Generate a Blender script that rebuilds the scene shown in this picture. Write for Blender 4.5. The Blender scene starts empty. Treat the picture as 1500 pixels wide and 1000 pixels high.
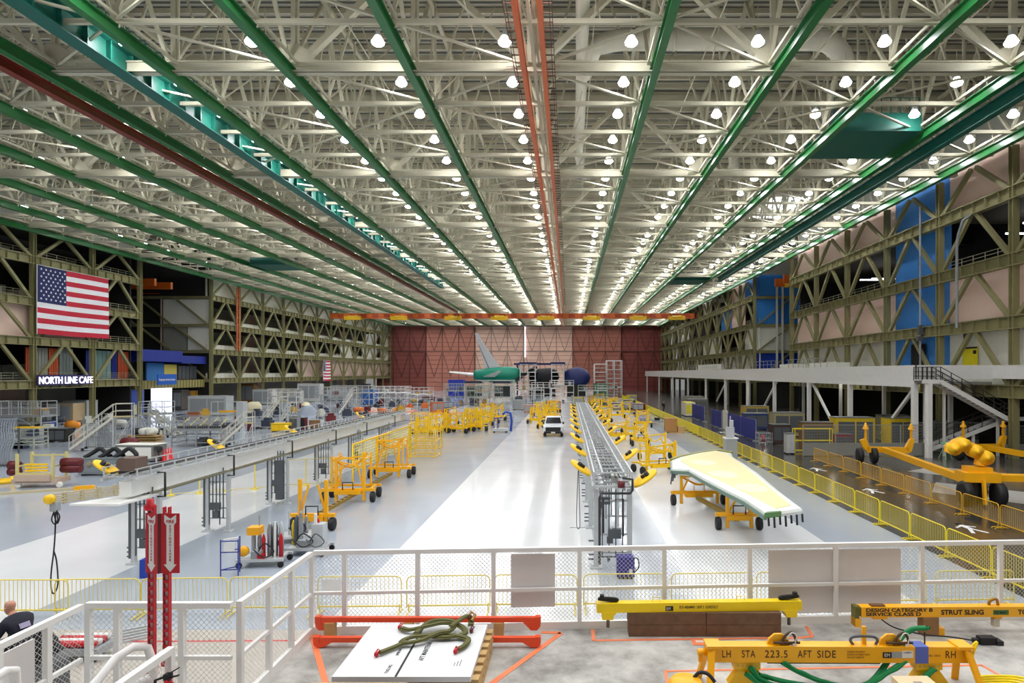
import bpy, math, random
from mathutils import Vector, Matrix
R = math.radians
SC = bpy.context.scene
COL = SC.collection
F, CX, CY, CH = 900.0, 833.0, 546.0, 6.4      # focal length in px, vanishing point, camera height

def at(px, py, z=0.0):
    Y = F * (CH - z) / (py - CY)
    return ((px - CX) * Y / F, Y)
def ppm(Y): return F / Y

# ------------------------------------------------------------------ materials
MATS = {}
def lin(c):
    c = c / 255.0
    return c / 12.92 if c <= .04045 else ((c + .055) / 1.055) ** 2.4
def M(name, rgb=(200, 200, 200), rough=.5, metal=0., var=.08, scale=3., bump=0., emit=0., coat=0.):
    if name in MATS: return MATS[name]
    m = bpy.data.materials.new(name); m.use_nodes = True
    nt = m.node_tree; b = nt.nodes['Principled BSDF']
    c = [lin(v) for v in rgb]
    b.inputs['Roughness'].default_value = rough
    b.inputs['Metallic'].default_value = metal
    if coat: b.inputs['Coat Weight'].default_value = coat; b.inputs['Coat Roughness'].default_value = .15
    if emit:
        b.inputs['Base Color'].default_value = (*c, 1)
        b.inputs['Emission Color'].default_value = (*c, 1)
        b.inputs['Emission Strength'].default_value = emit
    else:
        tc = nt.nodes.new('ShaderNodeTexCoord'); nz = nt.nodes.new('ShaderNodeTexNoise')
        nz.inputs['Scale'].default_value = scale; nz.inputs['Detail'].default_value = 4
        nt.links.new(tc.outputs['Object'], nz.inputs['Vector'])
        mx = nt.nodes.new('ShaderNodeMix'); mx.data_type = 'RGBA'
        mx.inputs[6].default_value = (*[v * (1 - var) for v in c], 1)
        mx.inputs[7].default_value = (*[min(1, v * (1 + var)) for v in c], 1)
        nt.links.new(nz.outputs['Fac'], mx.inputs[0]); nt.links.new(mx.outputs[2], b.inputs['Base Color'])
        if bump:
            bp = nt.nodes.new('ShaderNodeBump'); bp.inputs['Strength'].default_value = bump
            nt.links.new(nz.outputs['Fac'], bp.inputs['Height']); nt.links.new(bp.outputs[0], b.inputs['Normal'])
    MATS[name] = m
    return m
white = M('white paint', (232, 230, 226), .4)
cream = M('cream roof steel', (194, 188, 165), .6)
olive = M('olive wall steel', (140, 134, 92), .55, var=.15, scale=1)
green = M('green rail paint', (36, 112, 56), .33, var=.1)
teal = M('teal crane paint', (18, 98, 84), .5)
orange = M('orange rail paint', (214, 108, 62), .5)
redbeam = M('red brown beam paint', (126, 44, 30), .5)
yellow = M('yellow machine paint', (250, 200, 14), .38, var=.06)
amber = M('amber yellow paint', (250, 178, 8), .38, var=.06)
pale_y = M('pale yellow paint', (236, 214, 92), .45)
black = M('black rubber', (22, 22, 24), .6)
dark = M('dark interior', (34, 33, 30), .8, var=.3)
grey = M('grey painted steel', (158, 162, 166), .4, var=.12)
lgrey = M('light grey steel', (200, 203, 204), .35, metal=.2)
dgrey = M('dark grey steel', (84, 88, 92), .45)
steel = M('bare steel', (176, 178, 180), .3, metal=.8)
blue = M('blue paint', (20, 62, 168), .45)
navy = M('navy paint', (24, 34, 92), .5)
sky = M('bright blue panel', (60, 142, 228), .5)
pink = M('pink wall panel', (250, 218, 202), .6, var=.04)
offw = M('off white wall panel', (232, 230, 218), .6)
red = M('red paint', (196, 22, 36), .4)
dred = M('dark red paint', (96, 16, 24), .45)
wood = M('weathered timber', (112, 84, 62), .8, var=.45, scale=9, bump=.3)
pinew = M('pine timber', (196, 160, 104), .7, var=.2, scale=8)
card = M('brown cardboard', (182, 132, 78), .8)
skin = M('skin', (196, 140, 112), .5)
lamp_glow = M('lamp glass', (250, 252, 255), .3, emit=80)
lamp_shade = M('lit lamp shade', (252, 252, 250), .3, emit=4)

# ------------------------------------------------------------------ mesh builder
class MB:
    def __init__(s): s.v = []; s.f = []; s.mi = []; s.mats = []; s.cur = 0; s.sm = []
    def use(s, m):
        if m not in s.mats: s.mats.append(m)
        s.cur = s.mats.index(m); return s
    def add(s, vs, fs, smooth=False):
        n = len(s.v); s.v += [tuple(v) for v in vs]
        for f in fs: s.f.append([i + n for i in f]); s.mi.append(s.cur); s.sm.append(smooth)
        return s
    def box(s, x0, x1, y0, y1, z0, z1):
        return s.add([(x0,y0,z0),(x1,y0,z0),(x1,y1,z0),(x0,y1,z0),(x0,y0,z1),(x1,y0,z1),(x1,y1,z1),(x0,y1,z1)],
                     [(0,3,2,1),(4,5,6,7),(0,1,5,4),(1,2,6,5),(2,3,7,6),(3,0,4,7)])
    def cbox(s, c, d, rz=0.):
        hx, hy, hz = d[0]/2, d[1]/2, d[2]/2; ca, sa = math.cos(rz), math.sin(rz)
        vs = []
        for z in (-hz, hz):
            for x, y in ((-hx,-hy),(hx,-hy),(hx,hy),(-hx,hy)):
                vs.append((c[0]+x*ca-y*sa, c[1]+x*sa+y*ca, c[2]+z))
        return s.add(vs, [(0,3,2,1),(4,5,6,7),(0,1,5,4),(1,2,6,5),(2,3,7,6),(3,0,4,7)])
    def bar(s, p, q, w, h=None):
        p, q = Vector(p), Vector(q); h = h or w; d = q - p
        if d.length < 1e-6: return s
        d.normalize(); up = Vector((0,0,1)) if abs(d.z) < .95 else Vector((0,1,0))
        a = d.cross(up).normalized() * (w/2); b = a.cross(d).normalized() * (h/2)
        vs = [p-a-b, p+a-b, p+a+b, p-a+b, q-a-b, q+a-b, q+a+b, q-a+b]
        return s.add(vs, [(0,1,2,3),(7,6,5,4),(0,4,5,1),(1,5,6,2),(2,6,7,3),(3,7,4,0)])
    def tube(s, p, q, r, n=8, r2=None):
        p, q = Vector(p), Vector(q); r2 = r if r2 is None else r2; d = (q-p).normalized()
        up = Vector((0,0,1)) if abs(d.z) < .95 else Vector((0,1,0))
        a = d.cross(up).normalized(); b = a.cross(d).normalized(); vs = []
        for c, rr in ((p, r), (q, r2)):
            for i in range(n):
                t = 2*math.pi*i/n; vs.append(c + a*math.cos(t)*rr + b*math.sin(t)*rr)
        s.add(vs, [(i, (i+1) % n, n+(i+1) % n, n+i) for i in range(n)], True)
        n0 = len(s.v) - 2*n
        s.f.append([n0+i for i in reversed(range(n))]); s.mi.append(s.cur); s.sm.append(False)
        s.f.append([n0+n+i for i in range(n)]); s.mi.append(s.cur); s.sm.append(False)
        return s
    def path(s, pts, r, n=8, closed=False):
        P = [Vector(p) for p in pts]; m = len(P); vs = []; prev = None
        for k in range(m):
            a_ = P[k-1] if (k or closed) else P[k]; b_ = P[(k+1) % m] if (k < m-1 or closed) else P[k]
            d = (b_-a_).normalized()
            if prev is None:
                up = Vector((0,0,1)) if abs(d.z) < .9 else Vector((0,1,0)); a = d.cross(up).normalized()
            else: a = (prev - d*prev.dot(d)).normalized()
            prev = a; b = d.cross(a)
            for i in range(n):
                t = 2*math.pi*i/n; vs.append(P[k] + a*math.cos(t)*r + b*math.sin(t)*r)
        fs = []
        for k in range(m if closed else m-1):
            for i in range(n):
                fs.append((k*n+i, k*n+(i+1) % n, ((k+1) % m)*n+(i+1) % n, ((k+1) % m)*n+i))
        return s.add(vs, fs, True)
    def lathe(s, prof, c=(0,0,0), axis='z', n=16, smooth=True):
        vs = []
        for r, h in prof:
            for i in range(n):
                t = 2*math.pi*i/n; x, y = r*math.cos(t), r*math.sin(t)
                v = (x, y, h) if axis == 'z' else ((h, x, y) if axis == 'x' else (x, h, y))
                vs.append((v[0]+c[0], v[1]+c[1], v[2]+c[2]))
        m = len(prof)
        fs = [(k*n+i, k*n+(i+1) % n, (k+1)*n+(i+1) % n, (k+1)*n+i) for k in range(m-1) for i in range(n)]
        s.add(vs, fs, smooth); n0 = len(s.v) - m*n
        if prof[0][0] > 1e-4: s.f.append([n0+i for i in range(n)]); s.mi.append(s.cur); s.sm.append(False)
        if prof[-1][0] > 1e-4: s.f.append([n0+(m-1)*n+i for i in range(n)]); s.mi.append(s.cur); s.sm.append(False)
        return s
    def prism(s, poly, d0, d1, plane='xy'):
        def mk(a, b, d): return (a, b, d) if plane == 'xy' else ((a, d, b) if plane == 'xz' else (d, a, b))
        n = len(poly)
        vs = [mk(a, b, d0) for a, b in poly] + [mk(a, b, d1) for a, b in poly]
        return s.add(vs, [tuple(range(n))[::-1], tuple(range(n, 2*n))] + [(i, (i+1) % n, n+(i+1) % n, n+i) for i in range(n)])
    def wheel(s, c, r, w, axis='x', m=None):
        s.use(m or black)
        s.lathe([(r*.5,-w/2),(r*.92,-w/2),(r,-w*.3),(r,w*.3),(r*.92,w/2),(r*.5,w/2)], c, axis, 16)
        s.use(yellow if m is None else m)
        s.lathe([(.001,-w*.42),(r*.5,-w*.42),(r*.5,w*.42),(.001,w*.42)], c, axis, 12)
        return s
    def build(s, name, mat=None, parent=None, loc=None, rz=0.):
        me = bpy.data.meshes.new(name); me.from_pydata(s.v, [], s.f)
        if s.mats:
            for m in s.mats: me.materials.append(m)
            me.polygons.foreach_set('material_index', s.mi)
        if mat:
            me.materials.clear(); me.materials.append(mat)
        me.polygons.foreach_set('use_smooth', s.sm); me.update()
        o = bpy.data.objects.new(name, me); COL.objects.link(o)
        if parent: o.parent = parent
        if loc: o.location = loc; o.rotation_euler.z = rz
        return o

def tag(o, label=None, cat=None, group=None, kind=None):
    if label: o['label'] = label
    if cat: o['category'] = cat
    if group: o['group'] = group
    if kind: o['kind'] = kind
    return o
def thing(name, label, cat, loc=(0,0,0), rz=0., group=None):
    o = bpy.data.objects.new(name, None); COL.objects.link(o); o.location = loc; o.rotation_euler.z = rz
    o.empty_display_size = .2
    return tag(o, label, cat, group)
def copy_tree(o, loc=None, rz=None, label=None, group=None):
    kids = list(o.children); r = o.copy(); COL.objects.link(r)
    if loc is not None: r.location = loc
    if rz is not None: r.rotation_euler.z = rz
    if label: r['label'] = label
    if group: r['group'] = group
    for ch in kids:
        c = ch.copy(); COL.objects.link(c); c.parent = r
        for g in list(ch.children):
            d = g.copy(); COL.objects.link(d); d.parent = c
    return r
def struct(mb, name, mat=None, label=None):
    o = mb.build(name, mat); o['kind'] = 'structure'
    if label: o['label'] = label
    return o
def text(body, size, mat, parent, loc, rot, name='lettering', ext=.002, bold=.0, sx=1., align='LEFT', space=1.):
    cu = bpy.data.curves.new(name, 'FONT'); cu.body = body; cu.size = size; cu.extrude = ext; cu.offset = bold
    cu.align_x = align; cu.space_character = space; cu.materials.append(mat)
    o = bpy.data.objects.new(name, cu); COL.objects.link(o); o.parent = parent
    o.location = loc; o.rotation_euler = rot; o.scale = (sx, 1, 1)
    return o

# ================================================================== THE SETTING
XL, XR, YF = -64.0, 33.3, 221.0          # wall planes, far door
# ---- floor: painted epoxy lanes
def floor_mat():
    m = bpy.data.materials.new('epoxy floor lanes'); m.use_nodes = True; nt = m.node_tree
    b = nt.nodes['Principled BSDF']; N = nt.nodes.new; L = nt.links.new
    tc = N('ShaderNodeTexCoord'); sp = N('ShaderNodeSeparateXYZ'); L(tc.outputs['Object'], sp.inputs[0])
    mr = N('ShaderNodeMapRange'); mr.inputs[1].default_value = -80; mr.inputs[2].default_value = 60
    L(sp.outputs['X'], mr.inputs[0])
    cr = N('ShaderNodeValToRGB'); cr.color_ramp.interpolation = 'CONSTANT'; L(mr.outputs[0], cr.inputs[0])
    g = (168, 176, 187); w = (220, 222, 224); d = (112, 108, 102)
    stops = [(-80, g), (-22.75, (235,235,232)), (-22.6, g), (-20.9, w), (-14.7, g), (-6.3, w), (.7, (176, 183, 192)), (3.5, w), (9.65, g),
             (12.75, (235,235,235)), (12.9, (60, 58, 54)), (15.8, (225,225,220)), (15.92, (60, 58, 54)), (17.1, (225,225,220)),
             (17.22, (60, 58, 54)), (18.2, (96, 92, 86))]
    el = cr.color_ramp.elements
    for i, (x, c) in enumerate(stops):
        p = (x + 80) / 140.0
        e = el[i] if i < 2 else el.new(p)
        e.position = p; e.color = (*[lin(v) for v in c], 1)
    el[0].position = 0
    # wear and tile joints
    nz = N('ShaderNodeTexNoise'); nz.inputs['Scale'].default_value = .35; nz.inputs['Detail'].default_value = 6
    L(tc.outputs['Object'], nz.inputs['Vector'])
    r2 = N('ShaderNodeMapRange'); r2.inputs[1].default_value = .3; r2.inputs[2].default_value = .7
    r2.inputs[3].default_value = .96; r2.inputs[4].default_value = 1.02; L(nz.outputs['Fac'], r2.inputs[0])
    mx = N('ShaderNodeMix'); mx.data_type = 'RGBA'; mx.blend_type = 'MULTIPLY'; mx.inputs[0].default_value = 1
    L(cr.outputs[0], mx.inputs[6]); L(r2.outputs[0], mx.inputs[7]); L(mx.outputs[2], b.inputs['Base Color'])
    r3 = N('ShaderNodeMapRange'); r3.inputs[3].default_value = .09; r3.inputs[4].default_value = .22
    L(nz.outputs['Fac'], r3.inputs[0]); L(r3.outputs[0], b.inputs['Roughness'])
    nz2 = N('ShaderNodeTexNoise'); nz2.inputs['Scale'].default_value = 1.2
    L(tc.outputs['Object'], nz2.inputs['Vector'])
    bp = N('ShaderNodeBump'); bp.inputs['Strength'].default_value = .05; L(nz2.outputs['Fac'], bp.inputs['Height']); L(bp.outputs[0], b.inputs['Normal'])
    return m
mb = MB(); mb.box(-95, 65, -12, 232, -.3, 0); struct(mb, 'floor', floor_mat())
# white crossing lines and pedestrian marks on the walkway
mb = MB()
for (px, py) in ((1424, 773), (1286, 718), (1198, 687), (1062, 633)):
    x, y = at(px, py); x = 16.5
    mb.lathe([(.001,0),(.13,0)], (x, y+.62, .004), 'z', 12)
    mb.box(x-.12, x+.12, y-.1, y+.5, .003, .006)
    mb.bar((x,y-.05,.005),(x-.34,y-.85,.005),.14,.003); mb.bar((x,y-.05,.005),(x+.3,y-.8,.005),.14,.003)
    mb.bar((x,y+.4,.005),(x-.45,y+.05,.005),.1,.003); mb.bar((x,y+.4,.005),(x+.42,y+.15,.005),.1,.003)
tag(struct(mb, 'trim_1', M('white floor paint', (236,236,232), .5)), 'white walking figure marks on the walkway')
mb = MB()
mb.add([(19.5,33,.004),(24,28,.004),(27,30.5,.004),(21.5,36,.004)], [(0,1,2,3)])
mb.add([(22,40,.004),(25,36.5,.004),(29,38,.004),(25,42,.004)], [(0,1,2,3)])
struct(mb, 'trim_2', M('light concrete', (176, 174, 168), .4))

# ---- ceiling deck with corrugation
def deck_mat():
    m = bpy.data.materials.new('corrugated roof deck'); m.use_nodes = True; nt = m.node_tree
    b = nt.nodes['Principled BSDF']; N = nt.nodes.new; L = nt.links.new
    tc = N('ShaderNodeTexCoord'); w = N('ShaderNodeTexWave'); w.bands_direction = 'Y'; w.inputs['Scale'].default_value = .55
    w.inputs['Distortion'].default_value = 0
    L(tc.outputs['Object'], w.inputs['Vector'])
    cr = N('ShaderNodeValToRGB'); cr.color_ramp.elements[0].color = (*[lin(v) for v in (72,72,66)],1); cr.color_ramp.elements[1].color = (*[lin(v) for v in (178,175,162)],1)  # shading of the corrugation grooves painted in as dark and pale bands
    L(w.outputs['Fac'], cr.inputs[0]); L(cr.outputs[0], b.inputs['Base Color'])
    bp = N('ShaderNodeBump'); bp.inputs['Strength'].default_value = .8; bp.inputs['Distance'].default_value = .1
    L(w.outputs['Fac'], bp.inputs['Height']); L(bp.outputs[0], b.inputs['Normal']); b.inputs['Roughness'].default_value = .7
    return m
mb = MB(); mb.box(-95, 65, 24, 232, 30.5, 30.8)
dk = struct(mb, 'ceiling', deck_mat())
mb = MB()
y = 30.0
while y < 221: mb.box(-75, 45, y-.07, y+.07, 30.15, 30.5); y += 1.52
p_ = mb.build('purlins', cream, dk)
mb = MB()
for q in range(4): mb.box(27.6+q*1.5, 28.9+q*1.5, 83, 94, 30.05, 30.12)
struct(mb, 'window_3', M('skylight', (240,246,255), .5, emit=2.2), 'bright skylight strips in the roof near the right wall')

S = 4.57; Y0 = 34.5
def RX(k): return -1.98 + 6.72*k
bays = [Y0 + S*i for i in range(-2, 41)]
ZB, ZT = 23.5, 29.9
# primary trusses across the hall
for j in range(11):
    yk = Y0 + 18.28*j
    mb = MB()
    mb.box(XL, XR, yk-.28, yk+.28, ZB-.3, ZB-.22); mb.box(XL, XR, yk-.28, yk+.28, ZB+.22, ZB+.3); mb.box(XL, XR, yk-.2, yk-.12, ZB-.3, ZB+.3)
    mb.box(XL, XR, yk-.25, yk+.25, ZT-.25, ZT+.25)
    for k in range(-9, 6):
        mb.bar((RX(k), yk, ZB), (RX(k), yk, ZT), .26)
        if k % 2 == 0:
            for s_ in (-1, 1):
                mb.bar((RX(k)+.3*s_, yk, ZB+.2), (RX(k+s_), yk, ZT), .42, .34)
            g = [(-1.5,.0),(-.9,.9),(-.3,1.25),(.3,1.25),(.9,.9),(1.5,.0)]
            mb.prism([(RX(k)+a, ZB+b) for a, b in g], yk-.24, yk-.2, 'xz')
        else:
            mb.prism([(RX(k)+a, ZT+b) for a, b in ((-.9,.1),(-.5,-.8),(.5,-.8),(.9,.1))], yk-.24, yk-.2, 'xz')
    o = mb.build('roof_truss', cream)
    tag(o, 'heavy cream steel roof truss with gusset plates spanning the hall above the green rails', 'roof truss', 'main roof trusses across the hall', 'structure')
# secondary cross frames
for i, yb in enumerate(bays):
    if (i - 2) % 4 == 0: continue
    mb = MB()
    mb.box(XL, XR, yb-.1, yb+.1, ZB-.12, ZB+.12)
    for k in range(-9, 5):
        a, b = RX(k), RX(k+1); m_ = (a+b)/2
        if i % 2:
            mb.bar((a, yb, ZB), (m_-1.2, yb, ZT+.3), .13); mb.bar((b, yb, ZB), (m_+1.2, yb, ZT+.3), .13)
        else:
            mb.bar((a, yb, ZB), (a+1.5, yb, ZT+.3), .16); mb.bar((a+.05, yb, ZB), (a-.9, yb, ZT+.3), .12)
    o = mb.build('cross_frame', cream)
    tag(o, 'slender cream steel cross frame with light struts between the heavy roof trusses', 'cross frame', 'light roof frames across the hall', 'structure')
# longitudinal trusses over every rail, with flat bracing to the next rail
for k in range(-9, 6):
    mb = MB(); x = RX(k); rnd = random.Random(k+50)
    for dx in (-.32, .32):
        mb.bar((x+dx, bays[0], ZB+.15), (x+dx, YF, ZB+.15), .1, .16)
    mb.bar((x, bays[0], ZT-.1), (x, YF, ZT-.1), .25, .25)
    for i, yb in enumerate(bays[:-1]):
        y2 = bays[i+1]; top = ZT
        if i % 2 == 0: mb.bar((x-.2, yb, ZB), (x-.2, y2, top), .2, .16)
        else: mb.bar((x-.2, yb, top), (x-.2, y2, ZB), .2, .16)
        mb.bar((x+.22, yb, ZB), (x+.22, yb, top), .12, .12)
        if i % 2 == 0: mb.bar((x+.25, yb+2.28, ZB), (x+.25, y2, top-.2), .08)
        if k < 5:
            xn = RX(k+1)
            if (i + k) % 2 == 0: mb.bar((x, yb, ZB+.05), (xn, y2, ZB+.05), .16, .1)
            elif (i + k) % 4 == 1: mb.bar((x, y2, ZB+.05), (xn, yb, ZB+.05), .13, .1)
            if i % 3 == 0: mb.bar((x, yb, ZB+.2), (x+3.36, y2, ZT), .09)
            mb.bar((x+3.36, yb, ZB+1.9), (x+3.36, y2, ZB+1.9), .05)
        if rnd.random() < .35: mb.bar((x+rnd.uniform(1, 5), yb, ZB), (x+rnd.uniform(1, 5), yb+.5, ZT), .07)
    o = mb.build('rail_truss', cream)
    tag(o, 'cream steel lattice running lengthwise above a crane rail with diagonal webs', 'roof lattice', 'lengthwise roof lattices', 'structure')

# ---- crane rails
def ibeam(mb, x, y0, y1, z0, z1, w, t=.05):
    mb.box(x-w/2, x+w/2, y0, y1, z0, z0+t); mb.box(x-w/2, x+w/2, y0, y1, z1-t, z1); mb.box(x-.04, x+.04, y0, y1, z0+t, z1-t)
RL = {-9:'green crane rail along the left wall above the flag', -8:'green crane rail next inward from the left wall rail', -7:'green crane rail third in from the left wall',
      -6:'green crane rail fourth in from the left wall', -5:'dark green crane rail next left of the red brown beam', -4:'dark green crane rail directly beside the red brown beam',
      -3:'dark green crane rail just right of the long teal girder', -2:'green crane rail second to the left of the twin orange rails', -1:'green crane rail first to the left of the twin orange rails',
      1:'green crane rail first to the right of the twin orange rails', 2:'green crane rail second to the right of the twin orange rails', 3:'bright green crane rail along the near side of the teal crane trolley',
      4:'bright green crane rail with teal girder under it at the right', 5:'bright green crane rail along the top of the pink and blue right wall'}
for k in range(-9, 6):
    if k == 0: continue
    mb = MB(); ibeam(mb, RX(k), 25, YF-2, 22.75, 23.38, .42)
    o = tag(mb.build('crane_rail', green), RL[k], 'crane rail', 'green crane rails under the roof')
    b2 = MB()
    for yb in bays[:40]: b2.cbox((RX(k), yb, 23.42), (.5, .3, .1)); b2.bar((RX(k)+.24, yb, 23.2), (RX(k)+.34, yb, 23.6), .06)
    b2.build('clamps', cream, o)['kind'] = 'stuff'
rail = thing('twin_rail', 'pair of orange crane conductor rails with dark rungs running down the ceiling centre', 'crane rail')
for x in (-2.4, -1.3):
    mb = MB(); mb.box(x-.13, x+.13, 25, YF-3, 22.55, 22.62); mb.box(x-.13, x+.13, 25, YF-3, 22.98, 23.05); mb.box(x-.04, x+.04, 25, YF-3, 22.6, 23.0)
    mb.build('rail', orange, rail)
mb = MB(); yy = 26.
while yy < 150:
    for x0, x1 in ((-2.95, -2.5), (-1.2, -.75)): mb.bar((x0, yy, 22.95), (x1, yy, 22.95), .05)
    yy += .75 if yy < 70 else 1.5
for x0 in (-2.95, -2.82, -.88, -.75): mb.bar((x0, 25, 22.9), (x0, YF-3, 22.9), .035)
o = mb.build('rungs', M('dark rung steel', (92, 58, 44), .6), rail); o['kind'] = 'stuff'
mb = MB(); mb.bar((-1.85, 25, 23.1), (-1.85, YF-3, 23.1), .16, .2); mb.build('centre_spine', cream, rail)
mb = MB(); ibeam(mb, -29.75, 25, 165, 22.35, 22.95, .5)
tag(mb.build('red_beam', redbeam), 'red brown steel beam hung beside a dark green rail at the left ceiling', 'beam')

# teal girders and trolley
mb = MB(); ibeam(mb, -24.7, 27, 120, 22.9, 24.2, .9, .07)
yy = 28.
while yy < 120: mb.box(-25.0, -24.4, yy-.04, yy+.04, 22.97, 24.13); yy += 1.6
o = tag(mb.build('teal_girder', teal), 'long teal crane girder running between two dark green rails at upper left', 'crane girder')
b2 = MB()
for dz in (.5, 1.0): b2.bar((-24.1, 27, 24.2+dz), (-24.1, 120, 24.2+dz), .04)
yy = 27.5
while yy < 120: b2.bar((-24.1, yy, 24.2), (-24.1, yy, 25.2), .04); yy += 1.5
b2.build('handrail', teal, o)
mb = MB(); ibeam(mb, RX(4)+.7, 30, 105, 21.9, 22.7, .5)
tag(mb.build('teal_girder', teal), 'teal girder hung just below the bright green rail at upper right', 'crane girder')
t = thing('crane_trolley', 'dark teal overhead crane trolley box between two bright green rails at upper right', 'crane', (21.54, 45, 22.9))
mb = MB(); mb.box(-3.05, 3.05, -2, 3.2, .35, .7); mb.box(-3.05, 3.05, -2.2, -2.0, .35, 1.6); mb.box(-3.05, 3.05, 3.2, 3.4, .35, 1.6); mb.build('bed', teal, t)
mb = MB(); mb.box(-2.6, -.6, -1, 2, .7, 2.5); mb.box(.2, 1.6, -.5, 2, .7, 2.1); mb.lathe([(.7,-.9),(.7,.9)], (2.3, .5, 1.4), 'y', 16); mb.build('hoist_motor', dgrey, t)
mb = MB()
for i in range(10): mb.bar((-3.0+i*.66, -2.1, 1.6), (-3.0+i*.66, -2.1, 2.7), .05)
mb.bar((-3.0,-2.1,2.7),(3.0,-2.1,2.7),.05); mb.bar((-3.0,-2.1,2.2),(3.0,-2.1,2.2),.05); mb.build('handrail', teal, t)
t2 = copy_tree(t, (21.54, 112, 22.6), 0, 'distant teal overhead crane trolley near the right end of the far ceiling')
t3 = copy_tree(t, (-45.66, 96, 22.6), 0, 'distant teal overhead crane trolley near the left wall ceiling')
# ducts
def duct_path(pts): return pts
t = thing('air_duct', 'large round pale air duct running across the right roof trusses and along to a grille', 'duct', (0,0,0))
mb = MB(); pts = [(1.0, 42, 26.9), (1.6, 38.6, 26.95), (3.2, 38, 27)] + [(x, 38, 27) for x in (6, 9, 12, 15)]
for i in range(1, 7): a = R(i*15); pts.append((15.3+1.8*math.sin(a), 38, 25.2+1.8*math.cos(a)))
mb.path(pts, .62, 18); mb.build('main_run', M('duct sheet', (206, 202, 186), .5), t)
for x in (4, 6.5, 9, 11.5, 14): mb = MB(); mb.lathe([(.62,-.05),(.67,-.05),(.67,.05),(.62,.05)], (x, 38, 27), 'x', 18); mb.build('joint_ring', M('duct sheet'), t)
mb = MB(); mb.path([(.7, 28, 26.9), (.9, 42, 26.9), (.95, 58, 26.9), (1.15, 60, 26.6), (1.25, 60.4, 26)], .4, 16); mb.build('pipe', M('duct sheet'), t)
mb = MB(); mb.lathe([(.4,.3),(.5,.15),(.85,0),(.85,-.06),(.6,-.05),(.6,-.12),(.3,-.1),(.001,-.1)], (1.25, 60.4, 25.7), 'z', 20); mb.build('grille', dgrey, t)
t = thing('air_duct', 'short round pale duct drop ending in a grille between the right hand rails', 'duct', (0,0,0))
mb = MB(); mb.path([(14, 60, 27.5), (14.8, 58, 27.4), (15.4, 57.6, 26.9), (15.5, 57.5, 25)], .45, 16); mb.build('pipe', M('duct sheet'), t)
mb = MB(); mb.lathe([(.45,.3),(.85,0),(.85,-.06),(.5,-.1),(.001,-.1)], (15.5, 57.5, 24.9), 'z', 20); mb.build('grille', dgrey, t)

# ---- high bay lamps
def lamp_mesh():
    a, b, c = MB(), MB(), MB()
    a.lathe([(.001,.62),(.12,.6),(.14,.42),(.17,.38),(.17,.25)], (0,0,0), 'z', 10)
    b.use(lamp_shade).lathe([(.17,.3),(.24,.18),(.33,.02),(.34,-.03)], (0,0,0), 'z', 12)
    b.use(lamp_glow).lathe([(.34,-.02),(.31,-.1),(.2,-.18),(.001,-.2)], (0,0,0), 'z', 12)
    c.bar((0,0,.6),(0,0,1.9),.03)
    return a, b, c
a, b, c = lamp_mesh()
LN = {-8:'first row from the left wall', -7:'second row from the left wall', -6:'third row from the left wall', -5:'fourth row from the left wall',
      -4:'row left of the red brown beam', -3:'row beside the long teal girder', -2:'third row left of the orange rails', -1:'second row left of the orange rails',
      0:'row touching the orange rails', 1:'first row right of the orange rails', 2:'second row right of the orange rails', 3:'third row right of the orange rails',
      4:'row below the near teal trolley', 5:'row along the pink and blue right wall'}
spots = []
for n in range(41):
    Y = 32.6 + S*n
    if Y > 216: break
    for k in range(-8, 6):
        X = RX(k) - 1.42
        if (k == 4 and (42 < Y < 50 or 108 < Y < 117)) or (k == -6 and 92 < Y < 101): continue
        px = CX + F*X/Y; py = CY - F*17.6/Y
        if py > 2 and 2 < px < 1498: spots.append((Y, k, X))
spots.sort()
proto = thing('high_bay_lamp', 'x', 'ceiling lamp', (0,0,-50))
pa = a.build('housing', M('lamp housing', (210,212,212), .4), proto); pb = b.build('glass_bowl', None, proto); pc = c.build('stem', cream, proto)
one = MB(); one.use(lamp_shade).lathe([(.17,.3),(.24,.18),(.33,.02),(.34,-.03)], (0,0,0), 'z', 10)
one.use(lamp_glow).lathe([(.34,-.02),(.31,-.1),(.2,-.18),(.001,-.2)], (0,0,0), 'z', 10); one.use(M('lamp housing')); one.add(a.v, a.f, True); one.add(c.v, c.f)
proto2 = one.build('high_bay_lamp'); tag(proto2, 'x', 'ceiling lamp')
first = [True, True]; rest = MB().use(lamp_glow)
for i, (Y, k, X) in enumerate(spots):
    if i < 300:
        zone = 'near part' if Y < 60 else 'farther part'
        lb = 'lamp in the ' + zone + ' of the ' + LN[k]
        gp = 'lamps in the ' + zone + ' of the ' + LN[k]
        if Y < 60:
            if first[0]: o = proto; first[0] = False
            else: o = copy_tree(proto)
        else:
            if first[1]: o = proto2; first[1] = False
            else: o = proto2.copy(); COL.objects.link(o)
        o.location = (X, Y, 23.95); o['label'] = lb; o['group'] = gp
    else:
        rest.use(lamp_shade).lathe([(.2,.3),(.34,-.03)], (X, Y, 23.95), 'z', 8).use(lamp_glow).lathe([(.34,-.03),(.2,-.18),(.001,-.19)], (X, Y, 23.95), 'z', 8)
o = rest.build('distant_lamps'); tag(o, 'rows of tiny bright lamps on the farthest part of the ceiling', 'ceiling lamps', None, 'stuff')

# lamps of the hall outside the picture, over and behind the viewer
for (x, y) in [(x, y) for y in (2, 14, 25) for x in (-54, -36, -18, 0, 18)]:
    ld = bpy.data.lights.new('hall_lamp', 'AREA'); ld.shape = 'RECTANGLE'; ld.size = 10; ld.size_y = 6; ld.energy = 1000; ld.color = (.97, .985, 1)
    lo = bpy.data.objects.new('hall_lamp', ld); COL.objects.link(lo); lo.location = (x, y, 23.9)

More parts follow.
